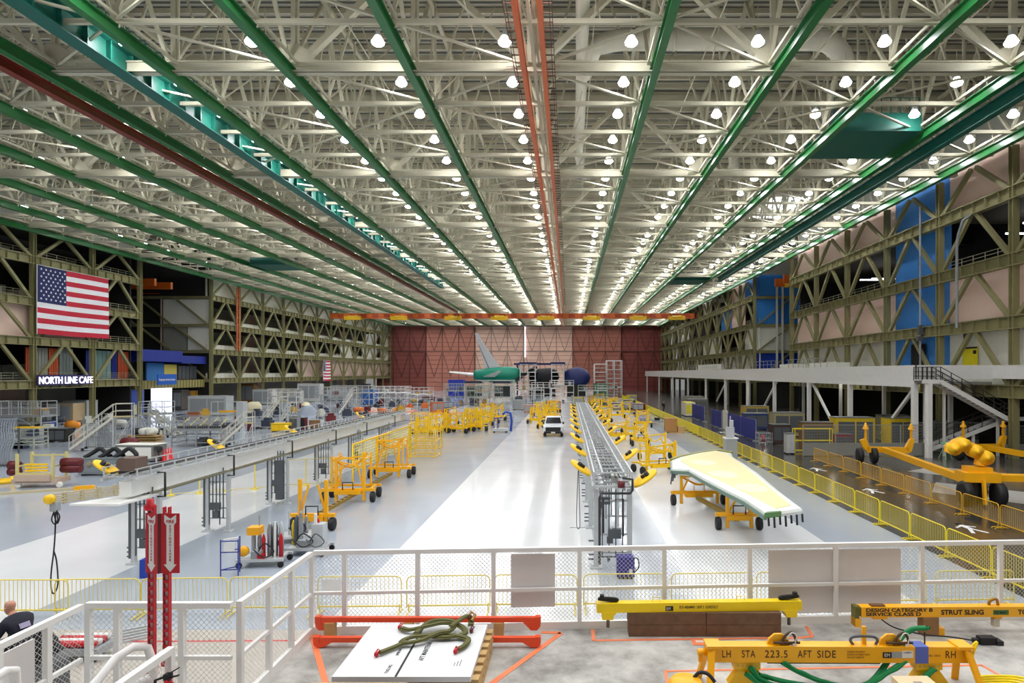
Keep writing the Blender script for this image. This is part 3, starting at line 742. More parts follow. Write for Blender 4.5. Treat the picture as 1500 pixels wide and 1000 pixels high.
# ---- LH STA 223.5 beam on stands
LY = 6.6
t = thing('lifting_beam', 'amber lifting beam marked LH STA 223.5 AFT SIDE on stands at lower right', 'beam', (2.87, LY, ZP), R(-.4))
hx = 1.385
mb = MB(); mb.box(-hx, hx, -.07, .07, .32, .49); mb.build('beam_body', amber, t)
mb = MB()
for s in (-1, 1):
    mb.box(s*hx-.03, s*hx+.03, -.03, .03, .37, .42)
mb.tube((-hx-.1,0,.4),(-hx,0,.4),.035,10); mb.box(-hx-.09,-hx-.05,-.02,.02,.3,.4); mb.build('end_stub', amber, t)
for s in (-1, 1):
    mb = MB()
    for yy in (-.3, .25): mb.bar((s*(hx-.04), 0 + (.06 if yy > 0 else -.085), .49), (s*(hx+.04), yy, 0), .07, .03)
    mb.cbox((s*(hx-.06), -.02, .495), (.16, .2, .03)); mb.build('stand_leg', amber, t)
    mb = MB(); mb.box(s*(hx-.42)-.14, s*(hx-.42)+.14, -.06, .06, .24, .32); mb.prism([(s*(hx-.42)-.09,.24),(s*(hx-.42)+.11,.24),(s*(hx-.42)+.24,.06),(s*(hx-.42)+.1,.0),(s*(hx-.42)-.12,.0),(s*(hx-.42)-.2,.08)], -.05, .05, 'xz'); mb.build('pad_bracket', M('pad yellow', (244,190,20), .4), t)
    mb = MB()
    for q in range(5): mb.tube((s*(hx-.42)-.1+q*.05, -.062, .28), (s*(hx-.42)-.1+q*.05, -.058, .28), .012, 8)
    mb.build('bolt_holes', pinew, t)
def stencil(bodyt, x, size=.1, sx=.8, sp=1.15, m=None, z=.375):
    text(bodyt, size, m or M('brown stencil', (78, 44, 10), .6), t, (x, -.0715, z), (R(90), 0, 0), ext=.0005, sx=sx, space=sp, bold=.0008)
for q in (('LH', -1.24, .72), ('STA', -1.03, .72), ('223.5', -.785, .92), ('AFT', -.434, .72), ('SIDE', -.23, .86), ('RH', 1.125, .78)): stencil(q[0], q[1], .11, q[2], 1.12)
for q, (s_, x_, z_) in enumerate((('BOEING PROPERTY', .09, .43), ('BOEING INTEREST PART', .09, .4), ('DO NOT REMOVE', .09, .37))): stencil(s_, x_, .026, .85, 1., M('faint print', (170,120,20), .6), z_)
stencil('MLL 13401R', .955, .03, .8, 1., M('faint print'), .39)
mb = MB(); mb.box(.98-.12, .98-.1, -.074, -.071, .37, .44)
mb = MB(); mb.box(.466, .56, -.0735, -.0705, .375, .435); bdg = mb.build('badge', black, t)
text('EM', .05, white, t, (.48, -.0745, .388), (R(90), 0, 0), ext=.0004)
mb = MB(); mb.box(.561, .67, -.0735, -.0705, .375, .44); mb.build('grey_label', grey, t)
mb = MB(); mb.box(.671, .787, -.0735, -.0705, .375, .45); mb.build('white_label', white, t)
text('UNSERV', .026, black, t, (.68, -.0745, .425), (R(90), 0, 0), ext=.0004)
mb = MB(); mb.box(.81, .95, -.0735, .0735, .317, .493); mb.build('blue_tape', M('blue tape', (84, 104, 190), .5), t)
mb = MB(); mb.box(-.75, .45, -.05, .05, .3, .318); mb.build('dark_strip', black, t)
for x in (-.6, 1.05-.45):
    mb = MB(); mb.prism([(x-.14,.49),(x+.1,.49),(x+.08,.56),(x+.02,.6),(x-.06,.6),(x-.12,.55)], -.015, .015, 'xz'); mb.build('lift_lug', amber, t)
    mb = MB(); mb.path(curve_pts([(x,-.03,.5),(x+.05,-.04,.6),(x+.12,-.03,.62),(x+.16,-.03,.52),(x+.05,-.04,.51)]), .014, 8); mb.tube((x-.08,-.04,.52),(x+.2,-.04,.52),.014,8); mb.build('shackle', M('rusty steel', (90,70,56), .5, metal=.6), t)
    mb = MB(); mb.cbox((x+.14,-.05,.47),(.04,.01,.09)); mb.path(curve_pts([(x+.06,-.05,.56),(x+.1,-.06,.63),(x+.16,-.05,.6),(x+.14,-.05,.5)]),.006,6); mb.build('white_tag', white, t)
mb = MB(); mb.path(curve_pts([(-.02+.2,-.01,.49),(.15,-.01,.54),(.2,-.01,.575),(.38,-.01,.575),(.44,-.01,.54),(.42,-.01,.49)]), .015, 8); mb.build('grey_handle', dgrey, t)
mb = MB(); mb.bar((.3,0,.47),(.3,0,.68),.04,.03); mb.build('yellow_prong', amber, t)
mb = MB(); mb.path([(.95,0,.49),(.95,0,.62)], .008, 6); mb.build('thin_pin', black, t)
gm = M('green strap', (0, 128, 66), .6, var=.25, scale=25)
t = thing('lifting_straps', 'loose green lifting straps hanging under the LH STA 223.5 beam', 'strap', (2.87, LY, ZP))
for pts in ([(-.95,-.08,.28),(-.8,-.12,.14),(-.4,-.12,.06),(0,-.1,.05),(.3,-.08,.1),(.55,0,.3),(.7,.1,.46),(.86,.1,.6),(.98,.0,.66)],
            [(-.6,-.06,.32),(-.4,-.1,.22),(-.1,-.12,.12),(.2,-.12,.1),(.45,-.1,.2),(.7,-.05,.32)],
            [(-1.0,-.1,.22),(-.8,-.14,.1),(-.5,-.16,.03),(.1,-.16,.03),(.5,-.15,.07),(.8,-.12,.14),(1.0,-.08,.26)],
            [(-.85,-.09,.2),(-.5,-.1,.12),(0,-.14,.08),(.35,-.12,.14)]):
    mb = MB(); cp = curve_pts(pts, 8)
    mb.path(cp, .026, 8); mb.build('strap', gm, t)
    mb = MB(); mb.path([(x+.02, y-.02, z+.008+.008*math.sin(i)) for i, (x,y,z) in enumerate(cp)], .016, 6); mb.build('strap_fold', gm, t)
t = thing('hose_coil', 'coiled yellow cable on the platform at the bottom right corner', 'hose', (4.62, 6.55, ZP+.03))
for q in range(4):
    pts = [( (.24+.02*q)*math.cos(a)+.02*q, (.15+.012*q)*math.sin(a), .02*q+.01*math.sin(3*a)) for a in [i*math.pi/12 for i in range(24)]]
    mb = MB(); mb.path(pts, .013, 6, True); mb.build('loop', M('hose yellow', (250, 222, 20), .4), t)
mb = MB(); mb.path(curve_pts([(-.22,0,.03),(-.3,.0,.2),(-.36,-.02,.4),(-.3,-.05,.52),(-.36,-.05,.3),(-.28,-.06,.1)]), .014, 6); mb.build('hanging_end', M('hose yellow'), t)
t = thing('floor_machine', 'amber steel ramp piece cut by the bottom right corner', 'equipment', (4.75, 5.9, ZP))
mb = MB(); mb.prism([(-.65,0),(.7,0),(.7,.45),(.35,.3),(.05,.12),(-.5,.12)], -.2, .2, 'xz'); mb.build('body', amber, t)
# crate edge at the bottom and amber hose end
t = thing('wooden_tray', 'brown rounded tray with a pale rim at the bottom edge of the picture', 'tray', (-2.06, 5.72, ZP))
def rrect(w, h, r, n=6):
    out = []
    for cx_, cy_, a0 in ((w-r,h-r,0),(-w+r,h-r,90),(-w+r,-h+r,180),(w-r,-h+r,270)):
        for i in range(n+1): a = R(a0+90*i/n); out.append((cx_+r*math.cos(a), cy_+r*math.sin(a)))
    return out
mb = MB(); mb.prism(rrect(.52,.3,.08), 0, .34); mb.build('tray_body', M('tray brown', (98, 62, 34), .6, var=.3), t)
mb = MB(); mb.path([(x,y,.35) for x,y in rrect(.53,.31,.09)], .014, 8, True); mb.build('rim', M('tray rim', (206,170,130), .5), t)
t = thing('cable_drum', 'small amber drum with a black lever at the bottom edge', 'equipment', (1.15, 6.02, ZP))
mb = MB(); mb.lathe([(.001,.4),(.14,.4),(.17,.36),(.17,0)], (0,0,0), 'z', 20); mb.build('drum', amber, t)
mb = MB(); mb.path(curve_pts([(.08,.05,.38),(.14,.05,.44),(.22,.02,.44),(.28,-.02,.38)]), .018, 8); mb.build('lever', black, t)

# ---- orange floor tape on platform
ot = M('orange floor tape', (244, 132, 84), .6)
def tape(label, pts, w=.07):
    mb = MB()
    W = [(*at(a, b, ZP), ) for a, b in pts]
    for p, q in zip(W, W[1:]): mb.bar((p[0], p[1], ZP+.003), (q[0], q[1], ZP+.003), w, .004)
    o = mb.build('trim_tape', ot); o['kind'] = 'structure'; o['label'] = label
tape('orange floor tape left of the pale board', [(457, 930), (477, 1000)])
tape('orange tape angle between the pale board and the timber blocks', [(793, 926), (822, 927), (716, 1004)])
tape('orange tape outline around the timber blocks', [(868, 922), (870, 938), (1172, 934), (1190, 932), (1181, 917)], .045)
tape('orange tape outline under the LH STA beam', [(978, 1002), (975, 983), (1438, 974), (1462, 988)], .035)
mb = MB(); a = at(1033, 940, ZP); mb.box(a[0]-.17, a[0]+.17, a[1]-.1, a[1]+.06, ZP+.004, ZP+.007); mb.build('trim_label', ot)['kind'] = 'structure'
mb = MB(); mb.box(a[0]-.12, a[0]+.12, a[1]-.03, a[1]+.03, ZP+.008, ZP+.009); mb.build('trim_label', M('beige label', (222,206,190), .5))['kind'] = 'structure'

# ---- yellow crowd barriers on the hall floor
def barrier(w=2.2, h=1.0, m=None, r=.017, n=20, feet=True):
    m = m or pale_y
    t = thing('crowd_barrier', 'x', 'barrier', (0, 0, 0))
    c = .13; z0 = .16
    mb = MB(); mb.path([(-w/2,0,z0),(-w/2,0,h-c),(-w/2+c*.3,0,h-c*.3),(-w/2+c,0,h),(w/2-c,0,h),(w/2-c*.3,0,h-c*.3),(w/2,0,h-c),(w/2,0,z0)], r, 6); mb.bar((-w/2,0,z0+.05),(w/2,0,z0+.05),r*2); mb.build('frame', m, t)
    mb = MB()
    for i in range(1, n): x = -w/2 + w*i/n; mb.bar((x,0,z0+.05),(x,0,h-.02),.011)
    mb.build('bars', m, t)
    if feet:
        for x in (-w/2+.05, w/2-.05):
            mb = MB(); mb.path([(x,0,z0+.1),(x,0,.1),(x,.0,.02)], r, 6); mb.path([(x,-.28,.015),(x,-.2,.05),(x,.2,.05),(x,.28,.015)], r, 6); mb.build('foot', m, t)
    return t
bp = barrier()
BL = [(38, 'pale yellow barrier panel at the far left under the hanging cable loop'), (143, 'pale yellow barrier panel second from the left edge'), (270, 'bright yellow barrier panel directly behind the red sign posts'),
      (398, 'pale yellow barrier panel left of the platform corner'), (527, 'pale yellow barrier with a paper sign behind the left end of the front railing'), (657, 'pale yellow barrier panel behind the pale board'), (785, 'pale yellow barrier panel behind the small screen panel'),
      (915, 'pale yellow barrier panel behind the blue box'), (1043, 'pale yellow barrier panel behind the right end of the timber blocks'), (1168, 'pale yellow barrier panel behind the wide screen panel'), (1298, 'pale yellow barrier panel just right of the wide screen panel'), (1428, 'pale yellow barrier panel with a dark top bar at the right')]
for i, (px, lb) in enumerate(BL):
    o = bp if i == 0 else copy_tree(bp)
    Y = 16.1 + .7*(px-143)/1300; o.location = ((px-CX)*Y/F, Y, 0); o.rotation_euler.z = R(1.2 + (i % 3 - 1)*1.2); tag(o, lb, 'barrier', 'pale yellow crowd barriers below the platform')
mb = MB(); mb.box(-.25, .25, -.03, -.02, .62, .95)
t = mb.build('paper_sign', white); t.location = ((482-CX)*16.3/F+.1, 16.25, 0); tag(t, 'small white paper sign hung on a yellow barrier behind the railing', 'sign')

# walkway fence 1 (X=13.1) and 2 (X=17.7)
by_ = M('fence yellow', (246, 222, 30), .4)
fp1 = barrier(2.2, 1.05, by_, .02, 22); fp1.name = 'crowd_barrier'
ys = 12.2; i = 0
def zone(y): return 'near' if y < 24 else ('middle' if y < 45 else 'far')
while ys < 150:
    o = fp1 if i == 0 else copy_tree(fp1)
    o.location = (13.1, ys+1.12, 0); o.rotation_euler.z = R(90)
    tag(o, 'bright yellow barrier in the %s stretch of the fence between white floor and walkway' % zone(ys), 'barrier', 'yellow walkway fence, %s stretch' % zone(ys)); ys += 2.28; i += 1
fp2 = barrier(2.3, 1.0, M('fence amber', (232, 178, 30), .45), .018, 22)
ys = 20.5; i = 0
while ys < 44:
    o = fp2 if i == 0 else copy_tree(fp2)
    o.location = (17.75, ys+1.2, 0); o.rotation_euler.z = R(90)
    tag(o, 'amber barrier in the row between the walkway and the dark dolly bay, %s stretch' % zone(ys), 'barrier', 'amber barriers beside the walkway, %s stretch' % zone(ys)); ys += 2.4; i += 1
mb = MB(); mb.box(13.05, 13.15, 62, 112, .15, 1.0); tag(mb.build('yellow_banner', M('banner yellow', (250, 226, 10), .5)), 'long solid yellow banner along the far walkway fence', 'banner')

t = thing('wooden_box', 'pale wooden box with brass corners at the bottom edge below the blue tape', 'box', (3.42, 6.05, ZP))
mb = MB(); mb.box(-.18, .18, -.12, .12, 0, .36); mb.build('body', M('box birch', (226, 200, 158), .5), t)
for x in (-.15, .15): mb = MB(); mb.lathe([(.001,0),(.014,0),(.014,.006),(.001,.008)], (x, -.08, .36), 'z', 10); mb.build('screw', black, t)
mb = MB(); mb.box(-.03, .05, -.1, .0, .36, .364); mb.build('label', M('grey label', (150,140,130), .6), t)

# ================================================================== HALL FLOOR CONTENT
RN = random.Random(7)
# ---- flags and signs on the left wall
def flag(label, X, y0, y1, z0, z1, stars=True):
    t = thing('flag', label, 'flag', (X, y0, z0)); W = y1-y0; H = z1-z0
    fr_, fw_, fb_ = M('flag red', (196, 22, 52), .7), M('flag white', (238,236,240), .7), M('flag blue', (22, 32, 92), .7)
    n = 24
    def wav(u, v): return .10*math.sin(u*9+v*2)*(.3+v*.7)
    mb = MB()
    for nm, mm in (('red_stripes', fr_), ('white_stripes', fw_)):
        mb.use(mm)
        for s in range(13):
            if (s % 2 == 0) != (mm is fr_): continue
            u0 = .38 if s < 7 else 0.
            for q in range(n):
                a, b = u0+(1-u0)*q/n, u0+(1-u0)*(q+1)/n; v0, v1 = 1-(s+1)/13, 1-s/13
                sag = lambda u: -.06*math.sin(u*math.pi)
                mb.add([(wav(a,v0), W*a, H*v0+sag(a)), (wav(b,v0), W*b, H*v0+sag(b)), (wav(b,v1), W*b, H*v1+sag(b)), (wav(a,v1), W*a, H*v1+sag(a))], [(0,1,2,3)])
    mb.use(fb_)
    for q in range(n):
        a, b = .38*q/n, .38*(q+1)/n; sag = lambda u: -.06*math.sin(u*math.pi)
        mb.add([(wav(a,.46), W*a, H*6/13+sag(a)), (wav(b,.46), W*b, H*6/13+sag(b)), (wav(b,1), W*b, H+sag(b)), (wav(a,1), W*a, H+sag(a))], [(0,1,2,3)])
    mb.use(fw_)
    for r in range(9):
        for c in range(6 if r % 2 == 0 else 5):
            u = .38*(1+2*c+(r % 2))/12; v = 1-(7/13)*(r+1)/10; R0 = H*.021; cy, cz = W*u, H*v-.05*math.sin(u*3)
            vs = [(.13+wav(u, v), cy, cz)]
            for k in range(10):
                rr = R0 if k % 2 == 0 else R0*.42; a = math.pi/2 + k*math.pi/5
                vs.append((.13+wav(u, v), cy+rr*math.cos(a), cz+rr*math.sin(a)))
            mb.add(vs, [(0, 1+k, 1+(k+1) % 10) for k in range(10)])
    mb.build('cloth', None, t)
    mb = MB(); mb.path([(0,0,-.1),(0,0,H)], .05, 6); mb.path([(0,0,H),(0,W,H)], .04, 6); mb.build('rope', white, t)
    return t
flag('huge stars and stripes flag hung on the left wall beside the cafe sign', -63.35, 73.2, 84.7, 11.1, 19.3)
flag('small distant stars and stripes flag hanging low on the far left wall', -62.9, 157.5, 162.5, 4.4, 9.6)
t = thing('cafe_sign', 'illuminated white NORTH LINE CAFE lettering sign on the left wall', 'sign', (-63.3, 73.4, 4.9))
mb = MB(); mb.box(-.2, -.05, -.1, 8.0, 0, 1.25); mb.build('backing', M('sign backing', (40, 36, 96), .5), t)
o = text('NORTH LINE CAFE', 1.22, M('sign glow', (250, 246, 255), .5, emit=1.5), t, (0, .0, .18), (R(90), 0, R(90)), ext=.03, bold=.006, sx=.81)
t = thing('office_sign', 'blue employee service center sign on the beam over a lit doorway', 'sign', (-63.3, 94.6, 4.55))
mb = MB(); mb.box(-.1, 0, 0, 4.6, 0, 1.65); mb.build('board', M('sign blue', (20, 92, 190), .4), t)
text('Employee Service Center', .5, white, t, (.02, .3, .65), (R(90), 0, R(90)), ext=.005, sx=.76, bold=.01)
mb = MB(); mb.box(-64.6, -64.3, 95, 99.6, 0, 4.0); o = mb.build('lit_doorway', M('lit opening', (226, 232, 255), .5, emit=.95)); tag(o, 'brightly lit white doorway under the blue office sign', 'doorway')
t = thing('office_block', 'two storey blue and yellow office built into the left wall recess', 'office', (-64.4, 92.2, 0))
mb = MB(); mb.box(-6, -.2, 0, 10.6, 8.2, 10.0); mb.box(-6, -.3, 10.6, 17.4, 8.0, 9.3); mb.build('blue_fascia', M('fascia blue', (14, 40, 140), .5), t)
mb = MB(); mb.box(-1.2, -.6, 0, 17.4, 3.9, 5.2)
for q in range(22): mb.box(-.6, -.5, .2+q*.8, .5+q*.8, 3.9, 5.2)
mb.build('corrugated_beam', M('ochre beam', (150, 140, 84), .5), t)
mb = MB(); mb.box(-4, -3.8, 0, 17.4, 5.2, 8.2); mb.build('back_wall', dark, t)
mb = MB(); mb.box(-2, -1.8, 8.4, 11.6, 5.2, 7.8); mb.build('yellow_wall', M('office yellow', (224, 204, 96), .6), t)
mb = MB(); mb.box(-2, -1.8, 4.2, 8.3, 5.2, 8.0); mb.build('blue_wall', M('office sky', (50, 120, 190), .6), t)
mb = MB()
for q in range(5): mb.box(-1.9, -1.8, 12+q*1.05, 12.9+q*1.05, 5.3, 7.6)
mb.build('grey_windows', dgrey, t)
mb = MB(); mb.box(-1.2, -1.1, -.2, 2.6, 0, 3.9); mb.build('blue_door', blue, t)
t = thing('cafe_storey', 'cafe storey with orange and blue curtain panels behind the left wall bracing', 'cafe', (-65.2, 64.5, 5.1))
for y0, y1, cc, nm in ((9.3, 10.4, (190,80,40), 'orange_panel'), (10.6, 12.4, (150,150,142), 'grey_panel'), (12.6, 14, (196,84,40), 'orange_panel'), (14.2, 16.3, (120,130,128), 'grey_panel'),
                       (18.5, 19.6, (20,40,140), 'blue_panel'), (19.8, 23.0, (120,150,146), 'glass_panel'), (23.2, 24.2, (20,40,140), 'blue_panel'), (24.4, 26.8, (180,70,30), 'orange_panel')):
    mb = MB(); mb.box(-.1, 0, y0, y1, .3, 4.4)
    for q in range(1, 4): mb.box(0, .05, y0+(y1-y0)*q/4-.04, y0+(y1-y0)*q/4+.04, .3, 4.4)
    mb.build(nm, M('cafe %d %d %d' % cc, cc, .6), t)
mb = MB()
for y in (79.6, 80.9, 82.6, 84.3): mb.box(-64.9-.05, -64.85, y, y+.85, 11.4, 12.5)
w_ = mb.build('window_2', dark); w_['kind'] = 'structure'
mb = MB()
for y, z in ((50, 18.6), (52, 18.2), (48.4, 18.5), (75, 17.9), (78, 18.2)): mb.bar((37, y, z), (40, y, z), .12)
o = mb.build('tube_lights', M('tube light', (245,248,255), .4, emit=6)); tag(o, 'fluorescent tubes glowing in the open upper storeys of the right wall', 'tube light', None, 'stuff')
t = thing('wall_notice', 'yellow notice board on the white lower right wall', 'sign', (34.1, 51.2, 7.0))
mb = MB(); mb.box(-.06, 0, 0, 1.9, 0, 1.6); mb.build('board', M('notice yellow', (236, 220, 30), .5), t)
mb = MB(); mb.box(-.08, -.06, 0, 1.9, 1.45, 1.6); mb.box(-.08, -.06, .1, .5, 1.0, 1.3); mb.build('header', black, t)
mb = MB(); mb.box(33.95, 34.1, 58.6, 60.9, 6.9, 9.2); tag(mb.build('doorway', dark), 'dark doorway in the blue part of the right wall above the deck', 'doorway')
mb = MB(); mb.box(33.85, 34.1, 52.2, 52.7, 9.3, 10.0); tag(mb.build('speaker_box', black), 'small black box high on the white lower right wall', 'speaker')
t = thing('conduit', 'grey vertical pipe with a bent top on the right wall beside the blue bay', 'pipe', (32.9, 57.5, 7))
mb = MB(); mb.path([(0,0,0),(0,0,15)], .09, 8); mb.path([(.0,0,9.5),(.2,.3,9.5)],.2,8); mb.build('pipe', grey, t)
mb = MB(); mb.cbox((0,0,3.4),(.4,.4,.9)); mb.cbox((0,0,2.6),(.6,.4,.4)); mb.build('switch_box', dgrey, t)
t = thing('conduit', 'grey pipe curving over at the top on the pink panels of the right wall', 'pipe', (32.6, 51.6, 7))
mb = MB(); mb.path([(0,0,3.2),(0,0,10),(0,-.2,11),(0,-.8,12),(.4,-1.2,12.4)], .11, 8); mb.build('pipe', grey, t)

# ---- mezzanine on the right
DX = 26.8
t = thing('mezzanine', 'long white mezzanine deck on columns along the right side of the hall', 'mezzanine', (0, 0, 0))
ny = [47.6, 58.5, 68.5, 80, 92, 105, 120, 138, 158, 182, 210]
mb = MB(); mb.box(DX-.1, DX+.1, 47.5, 215, 5.55, 7.0); mb.box(DX-.15, DX+.15, 47.5, 215, 5.3, 5.55); mb.box(DX, XR, 47.5, 47.7, 5.9, 7.0); mb.box(DX+6.0, XR+.5, 36, 47.6, 5.95, 6.98); mb.build('fascia', white, t)
mb = MB(); mb.box(DX+.1, XR-.5, 47.6, 215, 5.5, 5.7); mb.box(DX+6.1, XR, 36, 47.6, 5.95, 6.1); mb.build('deck', M('deck grey', (130,128,120), .6), t)
for y in ny:
    mb = MB(); mb.box(DX-.18, DX+.18, y-.2, y+.2, 0, 5.5); mb.build('column', white, t)
    if y < 130:
        mb = MB(); mb.box(DX+5.2, DX+5.5, y+4, y+4.3, 0, 5.5); mb.build('column', white, t)
for a, b in ((48, 58.3), (58.7, 68.3), (80, 91.8), (105, 119.8)): mb = MB(); mb.bar((DX+.3, a, 5.3), (DX+.3, (a+b)/2, 1.2), .22) if a != 58.7 else mb.bar((DX+.3, b, 5.3), (DX+.3, a+3, .2), .22); mb.build('knee_brace', white, t)
mb = MB()
for y in (64, 80, 96, 112, 128): 
    for q in range(8): mb.bar((DX+.1, y+q*1.6, 7), (DX+.1, y+q*1.6, 8), .05)
    for z in (7.5, 8): mb.bar((DX+.1, y, z), (DX+.1, y+12, z), .05)
mb.build('guard_rail', grey, t)
for y, l, z in ((64, 7, .5), (76, 5, .5), (118, 14, 1.1)): mb = MB(); mb.box(DX+1, DX+2.5, y, y+l, 5.7, 7+z); mb.build('deck_cabinet', offw, t)
# stair
t = thing('stairway', 'white switchback stair with dark handrails rising to the mezzanine at right', 'stair', (28.0, 46.8, 0))
mb = MB()
for dy in (-.55, .55):
    mb.bar((-1.4, dy, 5.75), (.0, dy, 5.75), .08, .3); mb.bar((0, dy, 5.75), (5.0, dy, 2.95), .08, .34); mb.bar((5.0, dy, 2.95), (6.6, dy, 2.95), .08, .3)
mb.build('upper_stringer', white, t)
mb = MB()
for dy in (.75, 1.85): mb.bar((6.2, dy, 2.9), (-.9, dy, .1), .08, .3)
mb.build('lower_stringer', white, t)
mb = MB()
for i in range(14): mb.box(.1+i*.36, .4+i*.36, -.5, .5, 5.65-i*.2, 5.69-i*.2)
for i in range(14): mb.box(6.0-i*.5, 6.3-i*.5, .8, 1.8, 2.75-i*.2, 2.79-i*.2)
mb.box(-1.4, 0, -.5, .5, 5.7, 5.8); mb.box(5, 6.6, -.5, 1.9, 2.9, 3.0); mb.build('treads', dgrey, t)
mb = MB()
dk_ = M('dark handrail', (52, 50, 44), .5)
for dy in (-.55, .55):
    for dz in (.35, .7, 1.05): mb.bar((-1.4, dy, 5.8+dz), (0, dy, 5.8+dz), .045); mb.bar((0, dy, 5.8+dz), (5, dy, 3+dz), .045); mb.bar((5, dy, 3+dz), (6.6, dy, 3+dz), .045)
    for q in range(5): mb.bar((-1.4+q*.35, dy, 5.8), (-1.4+q*.35, dy, 6.85), .045)
    for q in range(7): mb.bar((q*.8, dy, 5.8-q*.45), (q*.8, dy, 6.85-q*.45), .045)
for dy in (.75, 1.85):
    for dz in (.5, 1.0): mb.bar((6.2, dy, 3+dz), (-.9, dy, .2+dz), .045)
    for q in range(7): mb.bar((6.2-q*1.1, dy, 3-q*.43), (6.2-q*1.1, dy, 4-q*.43), .045)
mb.build('handrail', dk_, t)
for x, y, z in ((-1.0, -.4, 5.6), (-.2, 1.2, 5.6), (.9, .5, 5.1), (6.5, .5, 2.8), (5.1, .6, 2.8), (3.4, .9, 1.6)):
    mb = MB(); mb.cbox((x, y, z/2), (.16, .16, z)); mb.build('support_post', white, t)
mb = MB(); mb.bar((-.8, -.5, 5.7), (-.8+0, -.5, 0), .28, .28); mb.build('support_post', white, t)

# ---- equipment under the mezzanine
def cabinet(name, label, cat, x, y, w, d, h, m, rz=0., m2=None, z=0., feet=True):
    t = thing(name, label, cat, (x, y, z), rz)
    mb = MB(); mb.box(-w/2, w/2, -d/2, d/2, .1 if feet else 0, h); mb.build('body', m, t)
    mb = MB(); mb.box(-w/2+.06*w, -.02*w, -d/2-.03, -d/2, .2*h, .88*h); mb.box(.02*w, w/2-.06*w, -d/2-.03, -d/2, .2*h, .88*h); mb.build('door', m2 or m, t)
    mb = MB(); mb.box(-w/2-.03, w/2+.03, -d/2-.03, d/2+.03, h, h+.05); mb.build('top', m2 or dgrey, t)
    if feet:
        for sx in (-1, 1):
            mb = MB(); mb.box(sx*w*.42-.05, sx*w*.42+.05, -d/2+.02, d/2-.02, 0, .1); mb.build('foot', black, t)
    return t
def cage(name, label, cat, x, y, w, d, h, m, rz=0., infill=True, z=0.):
    t = thing(name, label, cat, (x, y, z), rz); mb = MB()
    for sx in (-1, 1):
        for sy in (-1, 1): mb.bar((sx*w/2, sy*d/2, 0), (sx*w/2, sy*d/2, h), .06)
    for z in (.15, h*.5, h):
        for sy in (-1, 1): mb.bar((-w/2, sy*d/2, z), (w/2, sy*d/2, z), .05)
        for sx in (-1, 1): mb.bar((sx*w/2, -d/2, z), (sx*w/2, d/2, z), .05)
    if infill:
        n = int(w/.18)
        for i in range(1, n): mb.bar((-w/2+w*i/n, -d/2, .15), (-w/2+w*i/n, -d/2, h), .018); mb.bar((-w/2+w*i/n, d/2, .15), (-w/2+w*i/n, d/2, h), .018)
        for i in range(1, int(h/.18)): mb.bar((-w/2, -d/2, i*.18), (w/2, -d/2, i*.18), .014)
    mb.build('frame', m, t)
    return t
for (x0, x1, y0, y1, lb) in ((17.7, 17.5, 67.5, 57.4, 'long blue screen panel beside the walkway, nearest of the blue screens'), (17.6, 17.45, 75, 70, 'blue screen panel in the middle of the blue screens beside the walkway'),
                             (17.9, 17.7, 88, 80, 'blue screen panel farthest along the walkway')):
    t = thing('screen', lb, 'screen', (x1, y0, 0)); L_ = y0-y1
    mb = MB(); mb.box(-.03, .03, -L_, 0, .12, 2.0); mb.build('panel', M('screen blue', (16, 40, 150), .5), t)
    mb = MB()
    for q in (0, .5, 1): mb.box(-.3, .3, -L_*q-.04, -L_*q+.04, 0, .1); mb.bar((0,-L_*q,0),(0,-L_*q,2.05),.06)
    mb.build('stand', grey, t)
mb = MB(); mb.box(17.5, 17.56, 67.8, 69.8, .1, 2.2); tag(mb.build('screen', offw), 'white screen panel standing between two blue screens by the walkway', 'screen')
x, y = at(1018, 610); cabinet('cabinet', 'white and yellow cabinet beside the far walkway under the mezzanine', 'cabinet', 17.9, 92, 1.4, 3.6, 2.0, offw, 0, M('cab yellow', (236,220,40), .5))
for i, (px, lb) in enumerate(((1120, 'wire cage cart with a red machine beside the blue screen'), (1139, 'wire cage cart with a red machine beside the grey locker'))):
    x, y = at(px, 650); cage('cage_cart', lb, 'cart', x, y+.5, 1.0, 1.0, .95, grey)
    t = thing('pump', ['red pump inside the left wire cage cart', 'red pump inside the right wire cage cart'][i], 'machine', (x, y+.5, .15))
    mb = MB(); mb.lathe([(.001,0),(.2,0),(.2,.35),(.12,.45),(.12,.6),(.001,.62)], (0,0,0), 'z', 12); mb.build('body', red, t)
    mb = MB(); mb.lathe([(.14,-.2),(.14,.2)], (0,0,.2), 'x', 10); mb.build('motor', grey, t)
x, y = at(1158, 665); cabinet('locker', 'tall grey locker standing at the corner of the amber fence', 'locker', x, y+.3, .6, .7, 1.6, lgrey)
t = cage('gate_frame', 'yellow pipe frame gate behind the amber barriers', 'frame', *at(1190, 662), 3.0, .5, 1.9, by_, 0, False)
# mesh fence behind dollies
for i in range(9):
    x0 = 21.5 + i*2.5 - 3.5
    t = thing('fence_panel', 'grey mesh fence panel behind the yellow dollies under the mezzanine', 'fence', (x0, 47.2 if x0 < 26 else 46.4, 0), 0, 'grey mesh fence panels under the mezzanine')
    if x0 > 25.5 and x0 < 33: t.location.y = 49.4
    mb = MB(); mb.bar((0,0,0),(0,0,2.4),.07); mb.bar((0,0,2.4),(2.5,0,2.4),.05); mb.bar((0,0,1.0),(2.5,0,1.0),.05); mb.build('frame', M('fence grey', (150,150,140), .5), t)
    mb = MB(); mb.box(.04,2.46,-.01,.01,.05,.98); mb.build('lower_panel', M('fence panel grey', (138,138,130), .6), t)
    mb = MB()
    for q in range(1, 20): mb.bar((q*.125,0,1.0),(q*.125,0,2.4),.012)
    for q in range(1, 6): mb.bar((0,0,1+q*.23),(2.5,0,1+q*.23),.01)
    mb.build('mesh', M('fence grey'), t)
